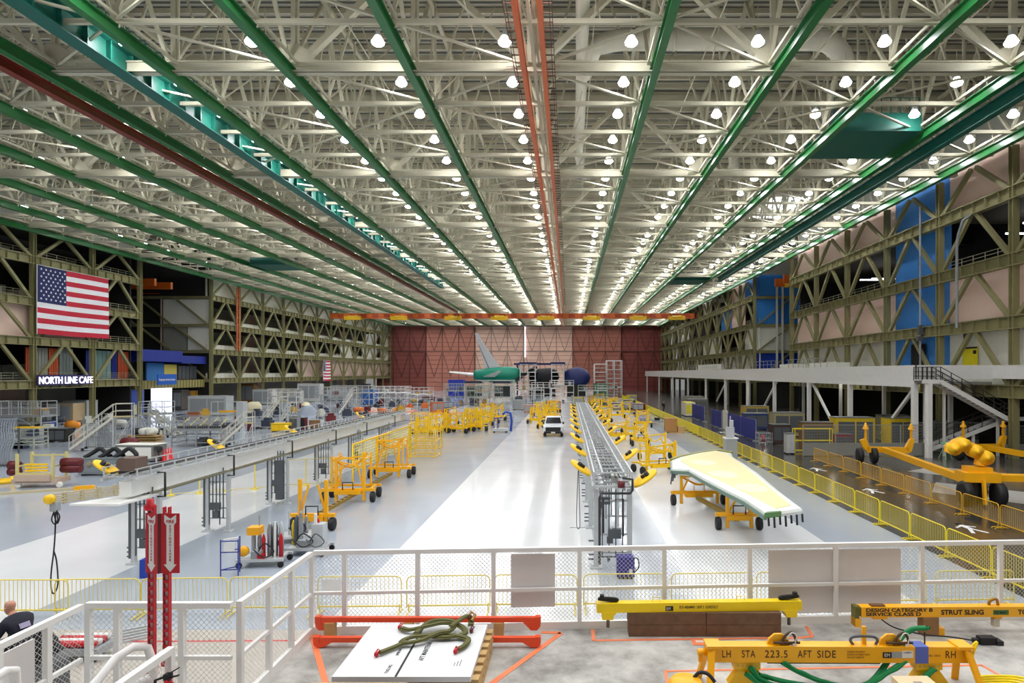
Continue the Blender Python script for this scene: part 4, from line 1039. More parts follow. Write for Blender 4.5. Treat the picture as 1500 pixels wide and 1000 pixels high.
items_r = [(20.5, 51, 2.4, 1.2, 2.3, (120,84,30), 'ochre crate'), (24.2, 52.5, 3.2, 1.6, 2.6, (206,176,30), 'wide yellow cabinet'), (27.9, 52, 2.2, 1.4, 2.6, (214,184,30), 'narrow yellow cabinet'),
           (22.3, 50.3, 1.4, 1, 1.4, (150,40,44), 'dark red box'), (19.2, 56, 1.6, 1.4, 1.7, (70,50,46), 'dark brown machine'), (22, 62, 3, 1.6, 2.4, (160,150,110), 'beige machine'),
           (21.2, 70, 2.6, 2, 1.8, (40,60,110), 'dark blue machine'), (23.6, 78, 3, 2, 2.2, (180,150,60), 'ochre machine'), (20.5, 98, 3, 3, 2.2, (110,106,96), 'grey machine'), (22.4, 110, 3, 3, 2.2, (150,146,120), 'pale machine'),
           (32.5, 53, 2.2, 1.2, 2.2, (60,74,66), 'dark green cabinet'), (30.6, 58, 2.6, 1.4, 2.4, (120,116,90), 'olive cabinet')]
for x, y, w_, d_, h_, cc, nm in items_r:
    cabinet(nm.split()[-1] if nm.split()[-1] != 'box' else 'storage_box', nm + ' standing in the shade under the white mezzanine', nm.split()[-1], x, y, w_, d_, h_, M('eq %d %d %d' % cc, cc, .6), RN.uniform(-.1,.1), dgrey)
mb = MB().use(M('tiny lamp', (255,250,235), .4, emit=12))
for q in range(26): x = DX+RN.uniform(.8, 5.6); y = RN.uniform(50, 120); mb.box(x-.12, x+.12, y-.35, y+.35, 5.38, 5.44)
tag(mb.build('under_deck_lights', None), 'small lights glowing under the white mezzanine deck', 'light', None, 'stuff')
t = thing('green_stand', 'small pale green tripod stand by the mezzanine column', 'stand', (at(1385,672)[0], at(1385,672)[1], 0))
mb = MB()
for a in (0, 2.1, 4.2): mb.bar((math.cos(a)*.5, math.sin(a)*.5, 0), (0,0,1.1), .05)
mb.build('legs', M('mint', (120,180,130), .5), t)
mb = MB(); mb.lathe([(.001,1.1),(.35,1.1),(.3,1.25),(.001,1.28)], (0,0,0), 'z', 12); mb.build('head', M('mint'), t)

# ---- big yellow transport dollies at right
def dolly(label, loc, rz, arm=True, covers=True):
    t = thing('transport_dolly', label, 'dolly', loc, rz)      # local: spine along +Y from near (0) to far (14)
    mb = MB(); mb.bar((0,.8,1.0),(0,13.5,1.0),.34,.36); mb.build('spine', amber, t)
    mb = MB(); mb.bar((-1.0,13.9,.95),(1.7,13.9,.95),.3,.4); mb.prism([(-1.0,.75),(-1.3,1.1),(-1.5,1.6),(-1.1,1.75),(-.85,1.15)],13.75,14.05,'xz'); mb.prism([(1.7,.75),(1.9,.9),(2.1,1.75),(1.8,1.75),(1.5,1.15)],13.75,14.05,'xz'); mb.build('far_frame', amber, t)
    for x in (-1.1, 1.9):
        mb = MB(); mb.bar((x,13.9,1.6),(x,13.9,2.5),.14); mb.lathe([(.2,2.4),(.2,2.5),(.1,2.65),(.06,2.85),(.001,2.85)], (x,13.9,0), 'z', 12); mb.build('cone_post', amber, t)
    for x in (-1.55, -.6): 
        mb = MB(); mb.wheel((x, 13.7, .55), .55, .34, 'x'); mb.build('wheel', None, t)
    mb = MB(); mb.prism([(-.6,1.5),(3.0,1.5),(5.6,1.75),(6.1,2.1),(6.2,1.2),(5.7,.6),(3.4,.6),(2.5,1.2),(-.6,1.2)], -.3, .3, 'xz'); mb.box(-.8, .8, -.55, .55, 1.15, 1.6); mb.build('near_frame', amber, t)
    for x, y in ((-.7,-.35), (.75,-.35), (.3,.6), (5.8, 0)):
        mb = MB(); mb.wheel((x, y, .6), .6, .38, 'x'); mb.build('wheel', None, t)
    mb = MB(); mb.bar((0,-.6,1.3),(0,-.75,.15),.12,.2); mb.build('jack', amber, t)
    if arm:
        mb = MB(); mb.box(-.55, .5, -.4, .4, 1.55, 1.85); mb.path(curve_pts([(.1,0,1.9),(.15,0,2.2),(.15,0,2.45),(-.1,0,2.65),(-.55,.0,2.85),(-.9,0,2.95),(-1.1,0,2.75),(-1.25,0,2.45)], 6), .27, 12); mb.build('arm', amber, t)
        mb = MB()
        for x, z, r in ((.3,2.3,.34),(-.15,2.6,.32),(-.7,2.9,.33),(-1.1,2.7,.3)): mb.lathe([(.05,-.45),(r,-.3),(r*1.05,0),(r,.3),(.05,.45)], (x,0,z), 'y', 14)
        mb.build('joint_cover', M('cover yellow', (250,190,20), .6, bump=.4), t)
    return t
nx, nyy = 19.9, 29.9
dolly('big amber transport dolly with jointed arm on the dark floor beyond the amber barriers', (nx, nyy, 0), math.atan2(-(22.3-nx), 14.0))
d2 = dolly('second amber transport dolly partly cut off at the right edge of the picture', (30.6, 31.5, 0), R(1.5), False)

# ---- pickup truck
t = thing('pickup_truck', 'white pickup truck facing the viewer in the middle of the white lane', 'truck', (-1.55, 61, 0))
gl = M('car glass', (30,36,42), .1)
mb = MB(); mb.prism([(0,.45),(0,1.05),(.15,1.15),(1.4,1.22),(5.6,1.2),(5.6,.45)], -.98, .98, 'yz'); mb.build('body', M('car white', (236,238,240), .25), t)
mb = MB(); mb.add([(-.9,1.4,1.22),(.9,1.4,1.22),(.74,2.1,1.88),(-.74,2.1,1.88),(-.74,3.5,1.9),(.74,3.5,1.9),(.9,3.9,1.2),(-.9,3.9,1.2)], [(0,1,2,3),(3,2,5,4),(4,5,6,7),(1,6,5,2),(0,3,4,7)]); mb.build('cab', M('car white'), t)
mb = MB(); mb.add([(-.8,1.44,1.28),(.8,1.44,1.28),(.68,2.05,1.82),(-.68,2.05,1.82)], [(0,1,2,3)]); mb.v = [(x,y-.03,z+.02) for x,y,z in mb.v]; mb.build('windscreen', gl, t)
mb = MB(); mb.box(-.75, .75, -.05, 0, .62, 1.0); mb.box(-.9,.9,-.08,-.02,.4,.6); mb.build('grille', black, t)
for x in (-.85, .85):
    mb = MB(); mb.box(x-.12, x+.12, -.04, 0, .82, 1.02); mb.build('headlight', M('headlight', (225,230,235), .2), t)
    mb = MB(); mb.box(x*1.18-.08, x*1.18+.08, 1.5, 1.7, 1.2, 1.42); mb.build('mirror', black, t)
for x in (-.86, .86):
    for y in (1.0, 4.5): mb = MB(); mb.wheel((x, y, .4), .4, .26, 'x', black); mb.build('wheel', None, t)
mb = MB(); mb.box(-.2, .2, -.1, -.08, .42, .55); mb.build('number_plate', white, t)

# ---- centre flow line
def flow_frame(t, y, w=1.1, h=2.6):
    mb = MB()
    for x in (-w/2, w/2): mb.bar((x,y,0),(x,y,h),.16,.16); mb.cbox((x,y,.03),(.4,.4,.06))
    for z in (.5, 1.1, 1.7, 2.2): mb.bar((-w/2,y,z),(w/2,y,z),.05)
    mb.build('support_frame', lgrey, t)
    mb = MB(); mb.cbox((.05,y-.1,1.15),(.42,.16,.3)); mb.cbox((-.1,y-.1,.95),(.2,.14,.22)); mb.build('control_box', dgrey, t)
    mb = MB()
    for q in range(4): x = -w/2+.2+q*.22; mb.bar((x,y-.1,.4+.1*(q%2)),(x,y-.1,h),.035)
    for z in (.3,.45,.6,.9): mb.tube((-w/2-.25,y-.05,z),(-w/2+.02,y-.05,z),.03,6)
    mb.build('conduits', dgrey, t)
FX = 1.45
t = thing('flow_line', 'long grey overhead flow line gantry on legs down the middle of the white floor', 'gantry', (FX, 0, 0))
yy = 20.2
for i in range(10):
    flow_frame(t, yy); yy += 5.2
mb = MB()
for x in (-.62, -.35, .35, .62):
    mb.bar((x,20,2.65),(x,68,2.65),.1,.16); mb.bar((x,20,3.15),(x,68,3.15),.05)
yy = 20.
while yy < 68:
    mb.bar((-.7,yy,2.7),(.7,yy,2.7),.07); 
    for x in (-.62,.62): mb.bar((x,yy,2.6),(x,yy,3.18),.05)
    mb.bar((-.62,yy,3.15),(.62,yy,3.15),.045); yy += .85
mb.build('truss_frame', lgrey, t)
mb = MB()
yy = 20.
while yy < 67:
    mb.bar((-.62,yy,2.75),(.62,yy+.85,2.75),.035); mb.cbox((RN.uniform(-.4,.4),yy+.4,2.9),(RN.uniform(.1,.3),RN.uniform(.2,.5),RN.uniform(.1,.25))); yy += .85
mb.build('rail_equipment', M('pale grey metal', (176,178,174), .35, metal=.4), t)
mb = MB()
for x in (-.2, -.08, .06, .18): mb.path([(x+.04*math.sin(q*1.3+x*9), 20+q*1.2, 3.0+.03*math.sin(q)) for q in range(40)], .028, 5)
mb.path([(-.45,19.9,.2),(-.45,19.9,2.35),(-.4,19.9,2.5),(.55,19.9,2.5),(.62,19.9,2.6),(.62,19.9,2.95),(.3,19.9,3.0)], .04, 8)
mb.path([(-.32,19.95,1.2),(-.32,19.95,2.3),(.32,19.95,2.3),(.32,19.95,1.1)], .03, 6)
mb.build('cable_bundle', M('dark cable', (48,48,50), .5), t)
mb = MB(); mb.lathe([(.001,0),(.12,0),(.12,.2),(.001,.2)], (.25,19.85,2.7), 'z', 10); mb.build('red_valve', dred, t)
mb = MB()
for x in (-.15,.2): mb.lathe([(.03,0),(.06,.08),(.03,.2)], (x,20,.25), 'z', 8)
mb.box(-.5,.5,19.98,20.02,.4,.44); mb.build('hanging_hooks', dgrey, t)
def reel(label, x, y, z, rz, tilt, big=1., grp=None):
    t = thing('hose_reel', label, 'hose reel', (x, y, z), rz, grp); t.rotation_euler.y = tilt; t.rotation_euler.x = R(22)
    mb = MB(); mb.lathe([(.001,-.07),(.34,-.07),(.38,-.05),(.38,.05),(.34,.07),(.001,.07)], (0,0,0), 'z', 18); mb.v = [(vx*1.35*big, vy*.8*big, vz*.7*big) for vx,vy,vz in mb.v]; mb.build('paddle', yellow, t)
    mb = MB(); mb.lathe([(.08,.04),(.08,.15),(.001,.15)], (.15*(1 if tilt > 0 else -1)*-1,0,0), 'z', 12); mb.cbox((0,0,.09),(.12,.09,.1)); mb.build('motor', black, t)
    return t
for i in range(9):
    y = 22.3+i*5.1; z_ = 'nearest' if i == 0 else ('second nearest' if i == 1 else 'farther along')
    reel('tilted yellow hose reel on the left side of the centre flow line, %s' % z_, FX-.98, y, 2.95, R(14), R(34), .95, None if i < 2 else 'yellow reels left of the flow line')
    reel('tilted yellow hose reel on the right side of the centre flow line, %s' % z_, FX+1.02, y-2.2+i*.4, 2.95, R(-12), R(-34), .95, None if i < 2 else 'yellow reels right of the flow line')
t = thing('pendant_cable', 'dark cable loop hanging beside the left reels of the centre flow line', 'cable', (FX-1.1, 22.3, 0))
mb = MB(); mb.path(curve_pts([(0,0,2.9),(-.05,0,1.8),(-.06,0,.9),(0,0,.75),(.06,0,.9),(.04,0,1.8),(.02,0,2.9)]), .014, 5); mb.build('loop', dgrey, t)
mb = MB(); mb.box(-.3, .25, -.02, .02, .78, .8); mb.build('handle_bar', grey, t)
t = thing('utility_box', 'blue wheeled utility box with a black hose at the near foot of the flow line', 'box', (1.78, 19.3, 0))
mb = MB(); mb.box(-.27, .27, -.2, .2, .06, .66); mb.build('body', M('utility blue', (40,40,130), .5), t)
mb = MB(); mb.path(curve_pts([(.27,0,.6),(.4,0,.55),(.42,0,.3),(.27,0,.12)]), .02, 6); mb.build('hose', black, t)
mb = MB(); mb.box(.1,.2,-.22,-.2,.15,.3); mb.build('label', white, t)
mb = MB(); mb.path([(-.2,-.2,0.03),(.2,-.2,.03)],.03,8); mb.path([(-.2,.2,0.03),(.2,.2,.03)],.03,8); mb.build('casters', black, t)

# ---- left flow line (white box beam on frames)
def LX(y): return -14.2 if y < 48 else -14.2
t = thing('flow_line', 'long white box beam gantry on grey frames across the left of the hall', 'gantry', (-14.15, 0, 0))
for y0, y1 in ((19.6, 29.4), (30.2, 40.4), (41, 51)):
    mb = MB(); mb.box(-.2, .2, y0, y1, 2.45, 2.95); mb.build('box_beam', M('beam white', (238,238,234), .45), t)
mb = MB()
for x in (-.5, -.25, .05, .3): mb.bar((x,19.4,3.15),(x,52,3.15),.06,.05)
mb.bar((-.6,19.4,3.02),(-.6,52,3.02),.08,.1); mb.bar((.45,19.4,3.05),(.45,52,3.05),.07,.1)
yy = 19.5
while yy < 52:
    mb.bar((-.6,yy,3.1),(.45,yy,3.1),.05); mb.bar((.45,yy,3.0),(.45,yy,3.35),.04); mb.bar((-.6,yy,3.0),(-.6,yy,3.4),.04); yy += .62
mb.bar((-.6,19.4,3.4),(-.6,52,3.4),.035); mb.bar((.45,19.4,3.35),(.45,52,3.35),.035); mb.build('tray_rails', lgrey, t)
mb = MB()
for x in (-.35, -.1, .18): mb.path([(x+.04*math.sin(q*1.1+x*7), 19.5+q, 3.22) for q in range(33)], .03, 5)
mb.build('cables', M('dark cable'), t)
mb = MB(); mb.box(-.55,-.25,20,51,2.2,2.26); mb.bar((.6,20,2.5),(.6,51,2.5),.05,.06); mb.build('lower_tray', M('dull olive metal', (120,116,92), .5), t)
for i, y in enumerate((20.6, 24.8, 30, 35.6, 41, 47.6)):
    mb = MB()
    for x in (-.42, .42): mb.bar((x,y,0),(x,y,2.5),.13,.13); mb.cbox((x,y,.03),(.34,.34,.06))
    for z in (.55, .95, 1.5, 2.0, 2.35): mb.bar((-.42,y,z),(.42,y,z),.045)
    mb.build('support_frame', lgrey, t)
    mb = MB()
    for q in range(5): mb.bar((-.3+q*.14,y-.09,.3+.25*(q%3)),(-.3+q*.14,y-.09,2.6),.035)
    mb.bar((-.52,y-.05,.2),(-.52,y-.05,2.5),.07); mb.cbox((-.05,y-.12,1.05),(.4,.14,.28)); mb.cbox((0,y-.12,.72),(.2,.12,.3))
    if i == 2: mb.cbox((.1,y-.1,1.2),(.36,.2,1.9))
    for z in (.25,.4,.55): mb.tube((-.65,y,z),(-.45,y,z),.03,6)
    mb.build('conduits', dgrey, t)
    mb = MB(); mb.path([(.5,y-.2,2.3),(.75,y-.2,2.3),(.75,y-.2,3.1),(.5,y-.2,3.1)], .035, 6); mb.build('black_bracket', black, t)
mb = MB(); mb.cbox((.25, 19.7, 3.5), (.4,.6,.4)); mb.lathe([(.2,-.2),(.2,.2)], (-.1,19.8,3.5), 'y', 12); mb.build('drive_unit', M('drive brown', (104,84,74), .5), t)
mb = MB(); mb.prism([(-1.3,19.0),(.3,18.9),(.5,21),(-.2,21)], 2.3, 2.36); mb.build('end_tray', M('beam white'), t)
for i, (y, lb) in enumerate(((19.8, 'yellow hose reel at the near end of the white left gantry'), (26.0, 'yellow hose reel on the white left gantry above its second frame'), (33.0, 'yellow hose reel midway along the white left gantry'), (44, 'yellow hose reel at the far end of the white left gantry'))):
    reel(lb, -14.9, y, 3.35, R(30), R(35), .8)
t = thing('jib_arm', 'beige telescopic jib rail with a yellow round cap left of the white gantry', 'crane arm', (-14.2, 19.4, 2.75))
mb = MB()
for dz in (-.12, -.04, .04, .12): mb.bar((0,0,dz-.05),(-.75,-1.55,dz),.05,.05)
for q in range(4): mb.cbox((-.2*q-.05,-.4*q-.1,-.02),(.06,.1,.34))
mb.build('rail', M('beige rail', (196,184,150), .5), t)
mb = MB(); mb.lathe([(.001,-.06),(.14,-.06),(.14,.06),(.001,.06)], (-.8,-1.65,0), 'y', 16); mb.build('end_cap', yellow, t)
mb = MB(); mb.cbox((-.72,-1.55,-.24),(.18,.18,.24)); mb.build('hoist_box', grey, t)
mb = MB(); mb.path(curve_pts([(-.72,-1.55,-.3),(-.82,-1.55,-.6),(-.72,-1.55,-.75),(-.64,-1.55,-.6),(-.7,-1.55,-.3)]), .018, 6); mb.path(curve_pts([(-.74,-1.6,-.3),(-.66,-1.6,-.62),(-.6,-1.6,-.7),(-.55,-1.6,-.5),(-.66,-1.6,-.3)]), .018, 6); mb.build('coiled_hose', black, t)
mb = MB(); mb.path(curve_pts([(-.68,-1.58,-.3),(-.68,-1.6,-1.0),(-.7,-1.62,-1.5),(-.78,-1.62,-2.2),(-.76,-1.62,-2.66),(-.66,-1.62,-2.7),(-.58,-1.62,-2.4),(-.62,-1.62,-1.8),(-.7,-1.62,-1.5)]), .02, 6); mb.build('pendant_loop', black, t)

# ---- wing part on its dolly
t = thing('tail_plane', 'large pale wing shaped aircraft part with cream protective film lying on yellow stands', 'aircraft part', (0,0,0))
OUT = [(4.97,29.7),(5.44,32.7),(6.1,33.9),(7.6,35.6),(8.9,36.6),(9.45,35.6),(9.1,34.0),(9.0,31.5),(8.8,28.5),(8.3,24.2),(8.0,21.0),(7.2,20.6),(6.5,20.3),(6.48,22.4),(6.2,24.6),(5.9,27.4),(5.76,29.4)]
cx_ = sum(p[0] for p in OUT)/len(OUT); cy_ = sum(p[1] for p in OUT)/len(OUT)
def ring(s, z, dx=0): return [(cx_+(x-cx_)*s+dx, cy_+(y-cy_)*(s*.25+.75 if s < 1 else s), z) for x, y in OUT]
def loft(rings, caps=True):
    n = len(rings[0]); vs = [v for r in rings for v in r]; fs = []
    for k in range(len(rings)-1):
        for i in range(n): fs.append((k*n+i, k*n+(i+1) % n, (k+1)*n+(i+1) % n, (k+1)*n+i))
    if caps: fs.append(tuple(reversed(range(n)))); fs.append(tuple(range((len(rings)-1)*n, len(rings)*n)))
    return vs, fs
mb = MB(); mb.add(*loft([ring(.8,1.45), ring(.97,1.58), ring(1,1.68), ring(.97,1.76), ring(.86,1.81)])); mb.build('skin', M('primer pale', (226,228,222), .35), t)
FIL = [(5.85,32.2),(6.3,33.5),(7.6,35.1),(8.6,36.1),(8.95,34.6),(8.72,31.5),(8.45,28.4),(8.0,24.4),(7.7,21.3),(7.0,20.75),(6.85,22.8),(6.6,25),(6.25,27.6),(5.95,29.8)]
mb = MB(); mb.prism(FIL, 1.80, 1.826); mb.build('cream_film', M('cream film', (248, 232, 164), .3), t)
for cx2, cy2 in ((6.9,31.4),(7.0,27.8),(7.3,24.5)):
    mb = MB(); mb.lathe([(.001,0),(.62,0),(.62,.004)], (cx2,cy2,1.827), 'z', 24); mb.v = [(x, cy2+(y-cy2)*1.5, z) for x,y,z in mb.v]; mb.build('pale_patch', M('pale film', (250,244,200), .3), t)
mb = MB()
for a, b in zip(OUT[12:]+OUT[:1], OUT[13:]+OUT[:2]): mb.bar((a[0]+.0,a[1],1.61),(b[0],b[1],1.61),.1,.15)
mb.build('green_edge', M('primer green', (110,136,122), .45), t)
mb = MB()
for a, b in zip(OUT[1:5], OUT[2:6]): mb.bar((a[0]+.02,a[1],1.78),(b[0]+.02,b[1],1.78),.16,.12)
mb.build('olive_edge', M('olive edge', (150,146,60), .45), t)
mb = MB()
for q in range(7): mb.bar((6.6+q*.22,20.3+q*.09,1.62),(6.6+q*.22,20.25+q*.09,1.35-.08*(q%2)),.06,.04)
mb.build('tip_fittings', black, t)
mb = MB(); mb.prism([(6.45,20.25),(7.1,20.5),(7.1,20.62),(6.6,20.5)], 1.6, 1.78); mb.build('tip_green', M('tip green', (96,136,84), .4), t)
mb = MB()
for q in range(4): mb.bar((5.0+q*.12,29.6+q*.3,1.6),(4.9+q*.15,29.5+q*.3,1.05+.1*q),.06)
mb.build('root_fittings', dgrey, t)
# yellow jigs
def jig(label, loc, rz=0., w=2.3, kind=0, seed=0, grp=None, name='wing_jig', m=None, h=1.5):
    m = m or amber; t = thing(name, label, 'jig', loc, rz, grp); rn = random.Random(seed)
    mb = MB(); mb.bar((-w/2,0,.62),(w/2,0,.62),.16,.14); mb.bar((-w*.25,.0,.5),(w*.25,0,.5),.3,.2); mb.build('cross_beam', m, t)
    for s in (-1, 1):
        mb = MB(); mb.wheel((s*(w/2-.12),0,.26),.26,.2,'x', black); mb.bar((s*(w/2-.12),0,.3),(s*(w/2-.12),0,.58),.06); mb.build('wheel', None, t)
    for s in (-1, 1):
        x = s*w*rn.uniform(.2,.38)
        mb = MB(); mb.bar((x,0,.08),(x,0,h+rn.uniform(-.1,.4)),.13); mb.bar((x,0,.6),(x-s*.35,0,h*.95),.07); mb.build('post', m, t)
    if kind >= 1:
        mb = MB(); mb.bar((-w*.3,0,h),(w*.35,0,h+.2),.08); mb.path(curve_pts([(-w*.3,.1,h),(-.1,.15,h-.35),(.3,.1,h-.3),(w*.35,.1,h+.3)]), .05, 6); mb.build('cradle', m, t)
    if kind >= 2:
        mb = MB()
        for y in (0, 1.3): mb.bar((-w/2,y,.62),(w/2,y,.62),.1); mb.bar((-w*.3,y,.6),(-w*.3,y,h+.2),.08); mb.bar((w*.3,y,.6),(w*.3,y,h+.2),.08); mb.bar((-w*.3,y,h),(w*.3,y,h-.4),.06)
        for s in (-1, 1): mb.bar((s*w*.4,0,.62),(s*w*.4,1.3,.62),.1); mb.bar((s*w*.3,0,h),(s*w*.3,1.3,h),.06)
        mb.bar((-w*.3,0,h*.7),(w*.3,1.3,h),.06); mb.build('side_frame', m, t)
        for s in (-1, 1):
            mb = MB(); mb.wheel((s*(w/2-.12),1.3,.26),.26,.2,'x', black); mb.build('wheel', None, t)
    mb = MB(); mb.path([(-.25,-.12,.65),(-.25,-.12,1.0),(.25,-.12,1.0),(.25,-.12,.65)], .03, 6); mb.build('push_handle', black if kind % 2 == 0 else m, t)
    return t
jig('amber wheeled jig under the near end of the pale wing part', (6.95, 25.1, 0), R(-2), 1.9, 0, 3, h=1.3)
jig('amber wheeled jig with a diagonal arm under the root of the pale wing part', (6.3, 29.8, 0), R(3), 2.7, 1, 5, h=1.35)
mb = MB(); mb.bar((6.2,29.6,.4),(6.9,25.2,.4),.16,.18); tag(mb.build('jig_link', M('dull jig yellow', (150,120,30), .5)), 'dull yellow link bar joining the two jigs below the pale wing part', 'bar')
RJ = [((5.9,39.0,0),R(20),2.9,2,'yellow jig standing just behind the root of the pale wing part'), ((6.4,45.6,0),R(10),2.6,1,'yellow jig between the wing part and the far group of yellow jigs'),
      ((6.3,53.6,0),R(0),1.7,2,'small yellow jig right of the centre flow line beyond the wing part')]
for i, (l_, r_, w_, k_, lb) in enumerate(RJ): jig(lb, l_, r_, w_, k_, i+20, m=yellow, h=1.7)
for i in range(11):
    y = 58+i*7.0; x = 4.7 + (i % 3)*2.0 - (.3 if i > 5 else 0)
    jig('yellow jig in the crowded group right of the far end of the flow line', (x, y, 0), R(RN.uniform(-40,40)), RN.uniform(2.0,3.2), RN.randint(1,2), i+40, 'yellow jigs right of the flow line', m=yellow, h=RN.uniform(1.5,2.0))
for i in range(5):
    jig('yellow jig parked near the white pickup truck', (-2.6-(i % 2)*1.6, 70+i*7, 0), R(RN.uniform(-30,30)), 2.2, 2, i+70, 'yellow jigs behind the pickup truck', m=yellow, h=1.9)
# left row of jigs
jig('near amber jig with two tall posts beside the pump carts', (-10.4, 25, 0), 0, 1.8, 0, 81, h=1.95)
jig('large amber jig with cradle in the middle of the left jig row', (-10.9, 30.4, 0), R(4), 2.6, 2, 82, h=2.1)
jig('large amber jig at the far end of the black striped link bar', (-10.9, 37.4, 0), R(2), 2.6, 2, 83, h=2.2)
t = thing('jig_link', 'black and yellow striped link bar running between the left amber jigs', 'bar', (-10.75, 25.2, 0))
mb = MB(); mb.box(-.1,.1,0,12,.25,.4); mb.build('bar', M('dull jig yellow'), t)
mb = MB()
for q in range(22): mb.box(-.07,.07,.2+q*.52,.45+q*.52,.4,.41)
mb.build('stripes', black, t)
t = thing('net_panel', 'long sloping yellow mesh net panel above the left amber jigs', 'net', (-11.6, 33, 0))
mb = MB()
for q in range(40): y = q*.3; mb.bar((0,y,1.1),(0,y,2.5-.0*y),.02)
for q in range(9): mb.bar((0,0,1.1+q*.17),(0,12,1.1+q*.17),.018)
mb.build('netting', by_, t)
mb = MB(); mb.path([(0,0,.1),(0,0,2.55),(0,12,2.55),(0,12,.1)], .05, 6); mb.bar((0,6,.1),(0,6,2.5),.08); mb.build('frame', yellow, t)
t = cage('jig_tower', 'tall yellow caged jig tower at the end of the yellow net panel', 'jig', -11.0, 47, 2.0, 1.8, 2.6, yellow)
t = cage('jig_tower', 'yellow caged jig frame in front of the far left jig row', 'jig', -12.0, 52, 2.2, 1.8, 3.0, yellow)
for i, (px, py) in enumerate([(618,637),(640,634),(655,632),(668,634),(680,631),(692,628),(700,631),(709,624),(718,620),(728,616),(660,622),(690,617),(712,612)]):
    x, y = at(px, py)
    jig('yellow jig in the crowded row left of the white centre lane', (x, y, 0), R(RN.uniform(-40,40)), RN.uniform(2.2,3.2), RN.randint(1,2), i+100, 'far row of yellow jigs left of the centre lane', m=yellow, h=RN.uniform(1.5,2.1))
t = thing('blue_hoist', 'blue lifting frame on a low trolley at the edge of the white centre lane', 'hoist', (*at(736, 633), 0), R(10))
mb = MB(); mb.box(-1.1,.6,-.4,.4,.15,.45); mb.build('trolley', lgrey, t)
mb = MB(); mb.path([(.9,0,.1),(1.0,0,1.2),(.85,0,2.1),(.3,0,2.2),(0,0,1.9)], .13, 6); mb.bar((-.9,0,.4),(-.9,0,1.7),.1); mb.bar((-.5,0,.4),(-.5,0,1.6),.1); mb.bar((-.9,0,1.5),(0,0,1.6),.1); mb.build('frame', blue, t)
for x in (-.9,.4): mb = MB(); mb.wheel((x,-.3,.14),.14,.1,'y',black); mb.build('wheel', None, t)

# ---- near pump carts, shelf stand
t = thing('shelf_stand', 'small blue triangular shelf stand with a paper sheet on the grey floor', 'stand', (*at(338, 842), 0), R(8))
mb = MB()
for x, y in ((-.26,-.1),(.26,-.1),(.16,.3)): mb.bar((x,y,0),(x,y,1.15),.028)
for z in (.2, .75, 1.1):
    for a, b in (((-.26,-.1),(.26,-.1)),((.26,-.1),(.16,.3)),((.16,.3),(-.26,-.1))): mb.bar((*a,z),(*b,z),.026)
mb.build('frame', M('stand blue', (28,48,140), .45), t)
mb = MB(); mb.box(-.16,.16,-.13,-.12,.78,1.06); mb.build('paper', white, t)
mb = MB(); mb.bar((-.2,-.05,1.12),(.15,.2,1.12),.06); mb.build('caps', white, t)
def pump_cart(label, x, y, rz, seed, items):
    t = thing('pump_cart', label, 'cart', (x, y, 0), rz)
    mb = MB(); mb.box(-.62,.62,-.4,.4,.2,.27); mb.bar((-.75,-.42,.25),(.75,-.42,.25),.08); mb.bar((-.75,.42,.25),(.75,.42,.25),.08); mb.build('base_frame', lgrey, t)
    for sx in (-1,1):
        for sy in (-1,1): mb = MB(); mb.wheel((sx*.66, sy*.42, .1), .1, .07, 'y', black); mb.build('caster', None, t)
    for kind, x_, y_, r, h, m in items:
        mb = MB()
        if kind == 'cyl': mb.lathe([(.001,.27),(r,.27),(r,.27+h*.85),(r*.6,.27+h),(r*.3,.27+h+.06),(.001,.27+h+.08)], (x_,y_,0), 'z', 12)
        elif kind == 'box': mb.box(x_-r,x_+r,y_-r,y_+r,.27,.27+h)
        elif kind == 'hbox': mb.box(x_-r,x_+r,y_-r,y_+r,.27+h,.27+h+.25)
        elif kind == 'pole': mb.bar((x_,y_,.27),(x_,y_,.27+h),r)
        elif kind == 'hose': mb.path(curve_pts([(x_,y_,.5),(x_+r,y_-.1,.8),(x_+r*2,y_,.5),(x_+r,y_-.15,.35),(x_-.1,y_-.1,.6)]), .022, 6)
        elif kind == 'dish': mb.lathe([(.001,-.05),(r,-.05),(r,.05),(.001,.05)], (x_,y_,.27+h), 'y', 14)
        mb.build({'cyl':'cylinder','box':'pump_box','hbox':'top_box','pole':'mast','hose':'hose','dish':'round_cap'}[kind], m, t)
    return t
x, y = at(388, 826)
pump_cart('wheeled pump cart with an orange topped unit and grey cylinders beside the blue stand', x, y, R(5), 1,
    [('pole',-.35,0,.05,.95,grey),('hbox',-.3,0,.2,.75,M('box orange',(244,170,20),.4)),('cyl',-.4,.1,.07,.75,steel),('cyl',-.2,.1,.07,.7,steel),('cyl',.15,.05,.09,1.05,steel),('cyl',.33,0,.09,1.1,dgrey),('cyl',.5,.1,.08,1.05,lgrey),('cyl',.56,-.1,.07,.7,red),('cyl',.0,-.1,.06,.7,red),
     ('dish',-.58,-.25,.17,.25,amber),('box',-.15,-.2,.16,.25,grey),('hose',-.1,-.3,.25,0,black),('pole',.4,-.2,.06,1.2,white),('pole',-.22,.1,.03,1.35,steel),('box',0,-.28,.1,.16,red)])
x, y = at(452, 810)
pump_cart('long wheeled pump cart with grey cylinders left of the near amber jig', x, y, R(-3), 2,
    [('cyl',-.45,.05,.09,1.0,dgrey),('cyl',-.28,0,.08,1.15,steel),('cyl',-.6,.1,.06,.8,M('cyl yellow',(230,200,40),.4)),('box',.4,0,.2,.8,lgrey),('pole',.3,-.1,.08,1.15,white),('cyl',.3,.1,.06,.9,red),('box',-.1,-.1,.2,.25,grey),('hose',-.3,-.3,.3,0,black),('hose',.2,-.3,.25,0,dgrey),('pole',-.3,0,.03,1.6,steel)])
x, y = at(436, 792)
